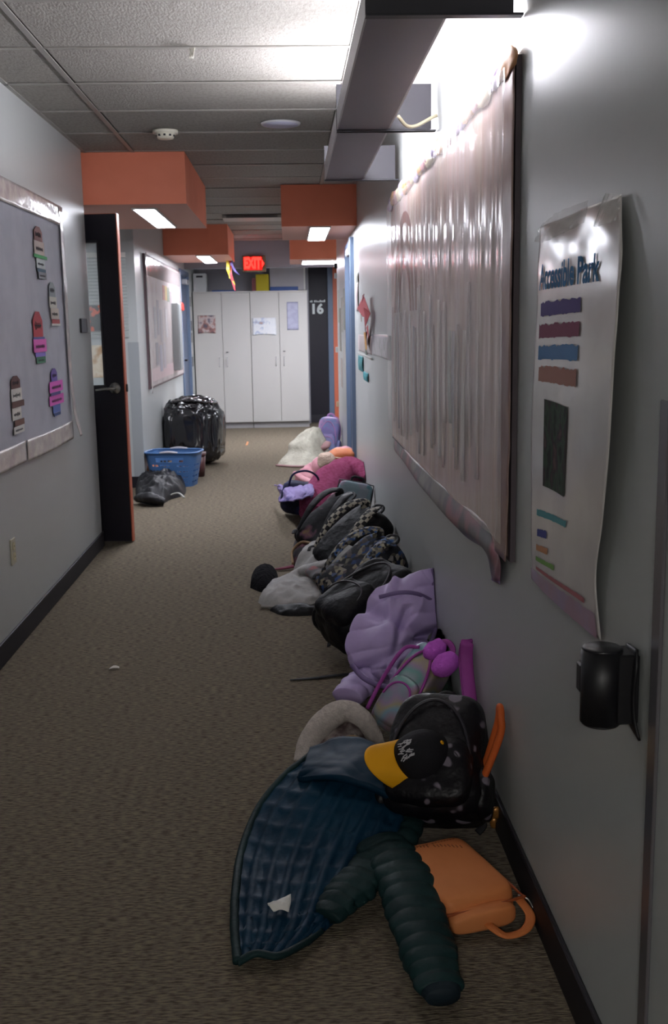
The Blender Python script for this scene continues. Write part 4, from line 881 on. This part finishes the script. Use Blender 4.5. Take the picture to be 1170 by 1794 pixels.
# ---- blue flowered backpack, strap side up
flor = fabric('flower_print', '14161f', rough=.7, tex='cells', col2=['0e1018', '11131c', '2c4a80', '9a917c', '0e1018', '0e1018', '5a5052'], vscale=48, lo=.1, hi=.85)
chk = fabric('checked_strap', '1a1a1e', rough=.7, tex='checker', col2='a8a294', vscale=40, lo=.49, hi=.51, bump=.1)
fb_ = backpack('backpack', 'black backpack with blue and cream flower print and patterned straps', (.19, 4.86, 0), orient((.74, .30, .60), (-.45, -.55, .75)), .30, .18, .40, flor, flor, nyl, checker=fabric('flower_strap', '1a1a1e', rough=.7, tex='cells', col2=['17181f', 'b0a790', '3c64a0', '17181f', '8f8a7e'], vscale=70, lo=.1, hi=.8), seed=33)
cb = backpack('backpack', 'black backpack with black and white checked shoulder straps', (.20, 5.55, 0), orient((.70, .30, .66), (-.45, -.55, .75)), .30, .18, .42, nyl, nyl, nyl, checker=chk, seed=41)
tb_ = backpack('backpack', 'dark backpack with pink and tan panels lying before the checked one', (.10, 6.15, 0), orient((.62, .40, .62), (-.45, -.55, .75)), .28, .17, .40, fabric('dusky_print', '121015', rough=.7, spec=.2, col2=['121015', '121015', '5f3d4d', '7d6448'], vscale=8, lo=.4, hi=.68), nyl, nyl, seed=50)
# ---- grey sweater, beanie, small maroon bag
swm = fabric('heather_grey_knit', 'a3a2a0', rough=.95, col2='aeacaa', vscale=30)
g = heap([P(452, 1056, z=0), P(470, 1034, z=0), P(506, 1018, z=0), P(545, 1024, z=0), P(572, 1040, z=0), P(562, 1068, z=0), P(510, 1072, z=0), P(470, 1066, z=0)], .075, lambda x, y, r: .018*ridge(x*9, y*9, 3)+.01*ns(x*22, y*22), pw=.5)
sw = thing('sweatshirt', 'heather grey sweatshirt crumpled at the corridor edge of the pile', 'sweatshirt'); g.build('sweater_body', swm, sw, True)
heap([P(512, 1016, z=0), P(530, 990, z=0), P(560, 985, z=0), P(592, 1000, z=0), P(590, 1030, z=0), P(548, 1030, z=0)], .17, lambda x, y, r: .02*ridge(x*7, y*7, 6)+.012*ns(x*20, y*20, 2), pw=.6).build('bunched_back', swm, sw, True)
sweep([P(500, 1022, z=.04), P(530, 1002, z=.09), P(565, 994, z=.14), P(590, 985, z=.19), P(612, 960, z=.24)], [.045, .055, .06, .05, .03], 60, 24, .6, disp=lambda t, a: .2*ns(t*7, math.cos(a)*1.4, math.sin(a)), zmin=.002).build('sleeve', swm, sw, True)
sweep([P(548, 1000, z=.13), P(568, 1010, z=.12), P(590, 1030, z=.09)], [.05, .06, .045], 40, 24, .55, disp=lambda t, a: .2*ns(t*6, math.cos(a)*1.4, math.sin(a)+4), zmin=.002).build('printed_panel', fabric('grey_pink_print', '79777a', col2=['7c7a7c', '77757a', '8d5a5a'], vscale=9, lo=.45, hi=.62), sw, True)
sweep([P(458, 1062, z=.012), P(500, 1064, z=.014), P(552, 1063, z=.016)], [.012]*3, 40, 10, .6, zmin=.001).build('hem_rib', fabric('pale_knit_rib', '96938f'), sw, True)
recentre(sw)
g = heap([P(472, 1070, z=0), P(510, 1062, z=0), P(556, 1060, z=0), P(560, 1076, z=0), P(500, 1079, z=0)], .04, lambda x, y, r: .008*ns(x*20, y*20))
tag(g.build('folded_cloth', nyl, None, True), 'black cloth under the grey sweatshirt hem', 'cloth')
g = heap([P(438, 1030, z=0), P(442, 1012, z=0), P(462, 1002, z=0), P(484, 1006, z=0), P(486, 1026, z=0), P(462, 1038, z=0)], .085, lambda x, y, r: .006*ns(x*40, y*40), pw=.6)
tag(g.build('knit_hat', M('black_fluff', '1a191d', rough=1, bump=1, bscale=80, bdist=.02, spec=.1), None, True), 'black fluffy knit hat left of the grey sweatshirt', 'hat')
mb = thing('small_bag', 'small black and maroon bag with pink strap tail', 'bag')
heap([P(512, 990, z=0), P(514, 965, z=0), P(535, 952, z=0), P(562, 960, z=0), P(566, 985, z=0), P(540, 1000, z=0)], .12, lambda x, y, r: .012*ridge(x*10, y*10)+.006*ns(x*30, y*30)).build('bag_body', fabric('black_maroon', '1c181c', col2=['1d191d', '231a20', '5a2b38'], vscale=7, lo=.45, hi=.65), mb, True)
sweep([P(513, 988, z=.02), P(512, 966, z=.07), P(528, 950, z=.12), P(552, 953, z=.13)], [.008]*4, 30, 8).build('tan_edge', fabric('tan_edge', '8d7458'), mb, True)
sweep([P(514, 992, z=.02), P(494, 996, z=.012), P(470, 998, z=.008), P(451, 999, z=.006)], [.022, .018, .006, .004], 40, 10, .4, zmin=.001).build('strap_tail', fabric('dusty_rose', '7d3d50'), mb, True)
recentre(mb)
# ---- maroon fleece, teal lunch box, second-row garments
MF = thing('fleece_jacket', 'maroon fleece jacket with pale pink edge slumped over the pile', 'jacket')
mrn = M('maroon_fleece', '7a3450', rough=1, col2='874060', vscale=40, bump=.6, bscale=70, bdist=.01, spec=.1)
sweep([P(548, 902, z=.07), P(562, 872, z=.15), P(588, 842, z=.23), P(618, 826, z=.27), P(640, 836, z=.22)], [.10, .14, .15, .13, .08], 80, 36, .75, disp=lambda t, a: .10*ns(t*6, math.cos(a)*1.5, math.sin(a)*1.5)+.05*ridge(t*8, a*.8), zmin=.002, xmax=XR-.004, upv=(.3, -.5, 1)).build('fleece_body', mrn, MF, True)
sweep([P(560, 922, z=.03), P(572, 886, z=.14), P(590, 860, z=.24), P(606, 846, z=.29)], [.022]*4, 50, 12, .7, disp=lambda t, a: .2*ns(t*20, a)).build('pink_edge', M('pink_pile', '9d7482', rough=1, bump=.8, bscale=80, bdist=.01), MF, True)
sweep([P(612, 812, z=.34), P(632, 822, z=.31), P(646, 838, z=.26)], [.07, .075, .05], 40, 26, .7, disp=lambda t, a: .12*ns(t*5, math.cos(a)*1.5, math.sin(a)), xmax=XR-.004).build('hood', mrn, MF, True)
recentre(MF)
lb = thing('lunch_box', 'teal and grey patterned lunch box tucked behind the dark backpacks', 'lunch box', (.42, 6.95, .0), (math.radians(-12), math.radians(10), math.radians(-14)))
tl = fabric('teal_print', '5d7f88', rough=.5, tex='cells', col2=['4f7f8a', '7d8c94', '8d7f92', '5b9aa2'], vscale=12, lo=.1, hi=.9)
blob(.24, .12, .34, .3, .3, .04, lambda q, a, b: .003*ns(q.x*9, q.y*9, q.z*9), 48, 28).build('body', tl, lb, True)
sweep([(-.119, -.02, .03), (-.12, -.02, .3), (-.09, -.02, .338), (.09, -.02, .338), (.12, -.02, .3), (.119, -.02, .03)], [.004]*6, 50, 8, upv=(0, 1, 0)).build('zipper', M('dark_zip', '2c2930'), lb, True)
sweep([(-.04, 0, .33), (-.035, 0, .37), (.035, 0, .37), (.04, 0, .33)], [.008]*4, 24, 8, .6, upv=(0, 1, 0)).build('carry_handle', webM, lb, True); settle(lb)
# navy tote with lavender cloth
tt = thing('tote_bag', 'navy tote bag with cord handle beside the maroon fleece', 'bag', (.04, 7.72, 0), (0, math.radians(6), math.radians(-8)))
nv = fabric('navy_cloth', '20223c', col2=['1c1e33', '2c3158'], vscale=7)
blob(.24, .20, .235, .45, .4, -.08, lambda q, a, b: .014*ns(q.x*8, q.y*8, q.z*8)+.008*ridge(q.x*14, q.y*14, q.z*10), 52, 30).build('body', nv, tt, True)
sweep([(-.08, -.09, .2), (-.05, -.1, .30), (.04, -.08, .335), (.12, -.05, .30), (.15, -.02, .22)], [.008]*5, 40, 10).build('cord_handle', fabric('navy_cord', '1c2040'), tt, True)
settle(tt)
g = patch([[P(480, 850, z=.17), P(500, 850, z=.21), P(525, 852, z=.24), P(548, 850, z=.26)], [P(490, 858, z=.14), P(505, 862, z=.235), P(528, 862, z=.265), P(550, 862, z=.26)], [P(489, 880, z=.10), P(502, 878, z=.20), P(524, 874, z=.24), P(545, 870, z=.24)]], 30, 50, lambda u, v: .02*ns(u*3, v*5)+.008*ridge(u*4, v*8), flip=True)
tag(solid(g.build('draped_cloth', fabric('pale_lavender_cloth', '8a7bab', col2=['8678aa', '9587b6', '5d5590'], vscale=9), None, True), .008), 'pale lavender cloth spilling over the navy tote', 'cloth')
# pink jacket with cream fleece
pj = thing('pink_jacket', 'pale pink jacket with cream fleece patches behind the maroon fleece', 'jacket')
pk = fabric('pink_shell', 'b57d88', col2='c48e96')
sweep([P(528, 842, z=.05), P(548, 828, z=.10), P(572, 815, z=.17), P(598, 800, z=.25), P(612, 794, z=.27)], [.08, .11, .12, .11, .07], 70, 32, .8, disp=ribs(6, .10, .12), zmin=.002, xmax=XR-.004).build('jacket_body', pk, pj, True)
blob(.15, .13, .14, .9, .9, 0, lambda q, a, b: .01*ns(q.x*20, q.y*20, q.z*20), 32, 20).build('fleece_patch', M('cream_pile', 'c2aa9a', rough=1, bump=.8, bscale=60, bdist=.015), pj, True).location = P(572, 822, z=.22)
sweep([P(516, 828, z=.14), P(530, 838, z=.10), P(548, 846, z=.08)], [.025, .032, .03], 30, 16, .7, disp=ribs(4, .12), zmin=.002).build('sleeve', pk, pj, True)
sweep([P(556, 850, z=.17), P(545, 858, z=.2), P(530, 862, z=.2)], [.03, .028, .02], 24, 14, .6).build('cuff', fabric('brownish_pink', '96706c'), pj, True)
recentre(pj)
# orange crumpled bag
ob = thing('crumpled_bag', 'small orange-brown bag with pale edge lines on top of pile by wall', 'bag'); a = P(604, 797, z=.30)
blob(.25, .22, .15, .5, .6, .15, lambda q, a_, b: .014*ns(q.x*9, q.y*9, q.z*9)+.010*ridge(q.x*12, q.y*12, q.z*9), 48, 26, c=(a.x, a.y, .20)).build('bag_body', fabric('burnt_orange', 'b0603c', col2='c17852', rough=.55), ob, True)
for k in range(2): sweep([(a.x-.11, a.y-.112, .30-.07*k), (a.x, a.y-.125, .285-.07*k), (a.x+.10, a.y-.11, .27-.07*k)], [.006]*3, 24, 8).build('pale_piping', M('pale_piping', 'cdb095', rough=.6), ob, True)
blob(.12, .30, .20, .6, .6, 0, None, 24, 14, c=(a.x+.06, a.y+.02, .0)).build('dark_base', nyl, ob, True)
recentre(ob); settle(ob)
# lavender backpack standing
lp = backpack('backpack', 'small lavender and blue backpack standing upright by the right wall', (.46, 11.35, 0), (-6, 4, -14), .24, .16, .40, fabric('lavender_blue', '8178ab', rough=.5, col2=['8a7ab4', '7a88b6', 'a887b4'], vscale=6), fabric('lavender_pocket', '8e82b0', rough=.5, col2='7c8ab8'), fabric('pink_lavender', 'b283b6', rough=.5), trim=fabric('pink_lavender', 'b283b6'), seed=5)
# cream blanket coat, cone shaped
wc = thing('fleece_coat', 'cream fleece coat slumped like a cone with pink hem', 'coat')
crm = M('cream_fleece', 'd6d2c2', rough=1, col2='cbc6b6', vscale=12, bump=.7, bscale=50, bdist=.02, spec=.1)
base = [(484, 815), (512, 800), (534, 788), (560, 784), (584, 790), (578, 806), (556, 816), (520, 818)]
bpz = [P(a_, b_, z=0) for a_, b_ in base]; top = P(548, 748, Y=10.95)
ce = sum(bpz, Vector())/len(bpz)
rows_ = []
ring = catmull([tuple(q) for q in bpz+[bpz[0]]], np.linspace(0, 1, 73))
for i, k in enumerate((0, .15, .35, .55, .75, .9, 1)):
    zz = (top.z)*(1-(1-k)**1.0)**.95; sh = (1-k)**.8*1.0+.12*(k < 1)*(k > .5)
    rows_.append([(top.x+(q[0]-top.x)*min(1, sh), top.y+(q[1]-top.y)*min(1, sh), zz+.002) for q in ring])
g = patch(rows_, 40, 73, lambda u, v: .012*ns(u*5, math.cos(v*6.28)*2, math.sin(v*6.28)*2)+.010*ridge(u*3, math.cos(v*6.28)*3, math.sin(v*6.28)*3), flip=True, zmin=.001)
g.build('coat_body', crm, wc, True)
sweep([P(484, 815, z=.012), P(520, 817, z=.014), P(556, 815, z=.014), P(578, 805, z=.016)], [.014]*4, 40, 10, .7, zmin=.001).build('pink_hem', fabric('pink_hem', 'ac8587'), wc, True)
sweep([P(556, 790, z=.10), P(568, 784, z=.15), P(574, 776, z=.19)], [.05, .05, .04], 24, 16, .6).build('pink_lining', fabric('pink_hem', 'ac8587'), wc, True)
recentre(wc)
# ---- floor scraps
a = P(200, 1171, z=.002); g = patch([[a+Vector((-.02, -.01, .001)), a+Vector((0, -.014, .006)), a+Vector((.022, -.006, .002))], [a+Vector((-.012, .01, .004)), a+Vector((.004, .008, .01)), a+Vector((.02, .01, .003))]], 8, 8, lambda u, v: .002*ns(u*5, v*5), zmin=.0015)
tag(solid(g.build('paper_scrap', M('scrap_white', 'cfccc2', rough=.7), None, True), .001), 'tiny white paper scrap on the carpet', 'paper scrap')
a = P(433, 777, z=.001); o = box('tape_piece', (-.012, -.2, 0), (.012, .2, .002), M('orange_tape', 'b5713c', rough=.6)); o.location = (a.x, a.y, .001); tag(o, 'short strip of orange tape on the far carpet', 'tape')
# ---- left: garbage bag, basket, jacket, red-brown bin
gb = thing('garbage_bag', 'shiny black plastic garbage bag standing beyond the blue basket', 'bag', (-1.0, 10.9, 0), (0, 0, math.radians(-6)))
plm = M('black_plastic_film', '141317', rough=.2, spec=.7, coat=.4)
def gd(q, a, b):
    th = a*2*math.pi; return .03*ridge(math.cos(th)*1.8, math.sin(th)*1.8, b*2.6+9)+.03*ns(math.cos(th)*3, math.sin(th)*3, b*5)+.016*ridge(math.cos(th)*5, math.sin(th)*5, b*9)+.008*ridge(math.cos(th)*11, math.sin(th)*11, b*20)
blob(.56, .46, .60, .62, .5, .04, gd, 150, 90).build('bag_film', plm, gb, True)
sweep([(-.2, -.18, .6), (-.05, -.2, .615), (.1, -.2, .61), (.22, -.16, .59), (.25, 0, .58)], [.022, .018, .024, .02, .014], 70, 14, .7, disp=lambda t, a: .5*ns(t*16, a)).build('gathered_rim', plm, gb, True)
rbx = thing('waste_bin', 'red-brown bin showing under the black garbage bag', 'bin', (-.945, 10.0, 0))
settle(gb, .001, None)
g = G(); 
for (z0_, z1_, s0, s1) in ((0, .20, .9, 1.0), (.20, .225, 1.04, 1.04)):
    v = []
    for z_, s_ in ((z0_, s0), (z1_, s1)):
        for i in range(28):
            th = 2*math.pi*i/28; v.append((.125*s_*math.copysign(abs(math.cos(th))**.4, math.cos(th)), .10*s_*math.copysign(abs(math.sin(th))**.4, math.sin(th)), z_))
    g.add(v, [(i, (i+1) % 28, 28+(i+1) % 28, 28+i) for i in range(28)]+[tuple(range(28))[::-1], tuple(range(28, 56))])
g.build('bin_body', M('red_brown_plastic', '4e2c2c', rough=.5), rbx, True)
# laundry basket
bk = thing('laundry_basket', 'blue plastic laundry basket with pierced sides and pale handles', 'basket', (-1.055, 9.45, 0), (0, 0, math.radians(-9)))
bm_ = M('blue_plastic', '44699a', rough=.4, spec=.4)
def bs(z, th, k=1):   # basket section
    s = (.78+.22*z/.27)*k; cx_ = math.copysign(abs(math.cos(th))**.45, math.cos(th)); sy = math.copysign(abs(math.sin(th))**.45, math.sin(th))
    return (.24*s*cx_, .17*s*sy, z*1.12)
NT = 96; zs = [0, .03, .045, .075, .09, .12, .135, .165, .18, .20, .235, .27]
v = [bs(z, 2*math.pi*j/NT) for z in zs for j in range(NT)]; f = []
for i in range(len(zs)-1):
    for j in range(NT):
        th = 2*math.pi*(j+.5)/NT
        hole = i in (1, 3, 5, 7) and j % 3 != 0 and abs(abs(math.cos(th))-abs(math.sin(th))) > .25
        if i == 9 and (abs(th-math.pi*1.5) < .28 or abs(th-math.pi*.5) < .28): hole = True
        if not hole: f.append((i*NT+j, i*NT+(j+1) % NT, (i+1)*NT+(j+1) % NT, (i+1)*NT+j))
o = G().add(v, f).build('pierced_wall', bm_, bk); solid(o, .004, 0)
G().add([bs(.002, 2*math.pi*j/NT, .99) for j in range(NT)]+[bs(.006, 2*math.pi*j/NT, .99) for j in range(NT)], [tuple(range(NT))[::-1], tuple(range(NT, 2*NT))]).build('base', bm_, bk)
g = sweep([bs(.272, 2*math.pi*j/24, 1.02) for j in range(25)], [.011]*25, 120, 10, .8); g.build('rim', bm_, bk, True)
hm = M('pale_handle_grip', 'a7a4ac', rough=.4)
for s in (-1, 1): sweep([(-.08, s*.174, .309), (0, s*.177, .316), (.08, s*.174, .309)], [.011, .015, .011], 24, 12, .8).build('handle_grip', hm, bk, True)
# black jacket heap
bj = thing('rain_jacket', 'black jacket heaped on the floor in front of the blue basket', 'jacket')
nj = fabric('black_shell', '141316', rough=.5, col2='1c1b1e')
heap([P(238, 874, z=0), P(240, 852, z=0), P(266, 838, z=0), P(300, 838, z=0), P(322, 848, z=0), P(324, 866, z=0), P(298, 876, z=0), P(278, 886, z=0), P(248, 882, z=0)], .115, lambda x, y, r: .05*ridge(x*7, y*4.5, 3)+.02*ns(x*14, y*12, 1)+.012*ridge(x*22, y*14), pw=.55, rings=30, n=120).build('jacket_heap', nj, bj, True)
sweep([P(244, 872, z=.05), P(262, 872, z=.07), P(288, 880, z=.03)], [.05, .06, .04], 50, 22, .7, disp=ribs(5, .1, .15), zmin=.002).build('sleeve', nj, bj, True)
sweep([P(296, 868, z=.03), P(312, 864, z=.05), P(323, 872, z=.015)], [.012]*3, 20, 8, .6).build('reflective_trim', M('reflective_grey', '9a9a92', rough=.4), bj, True)
recentre(bj)
g = heap([P(254, 842, z=0), P(264, 834, z=0), P(280, 838, z=0), P(278, 850, z=0), P(262, 852, z=0)], .05, lambda x, y, r: .01*ns(x*20, y*20), z0=.135)
tag(g.build('mitten', fabric('tan_leather', '9a6a3c', rough=.6, col2='b0603a'), None, True), 'tan and orange mitten lying on the black jacket heap', 'mitten')
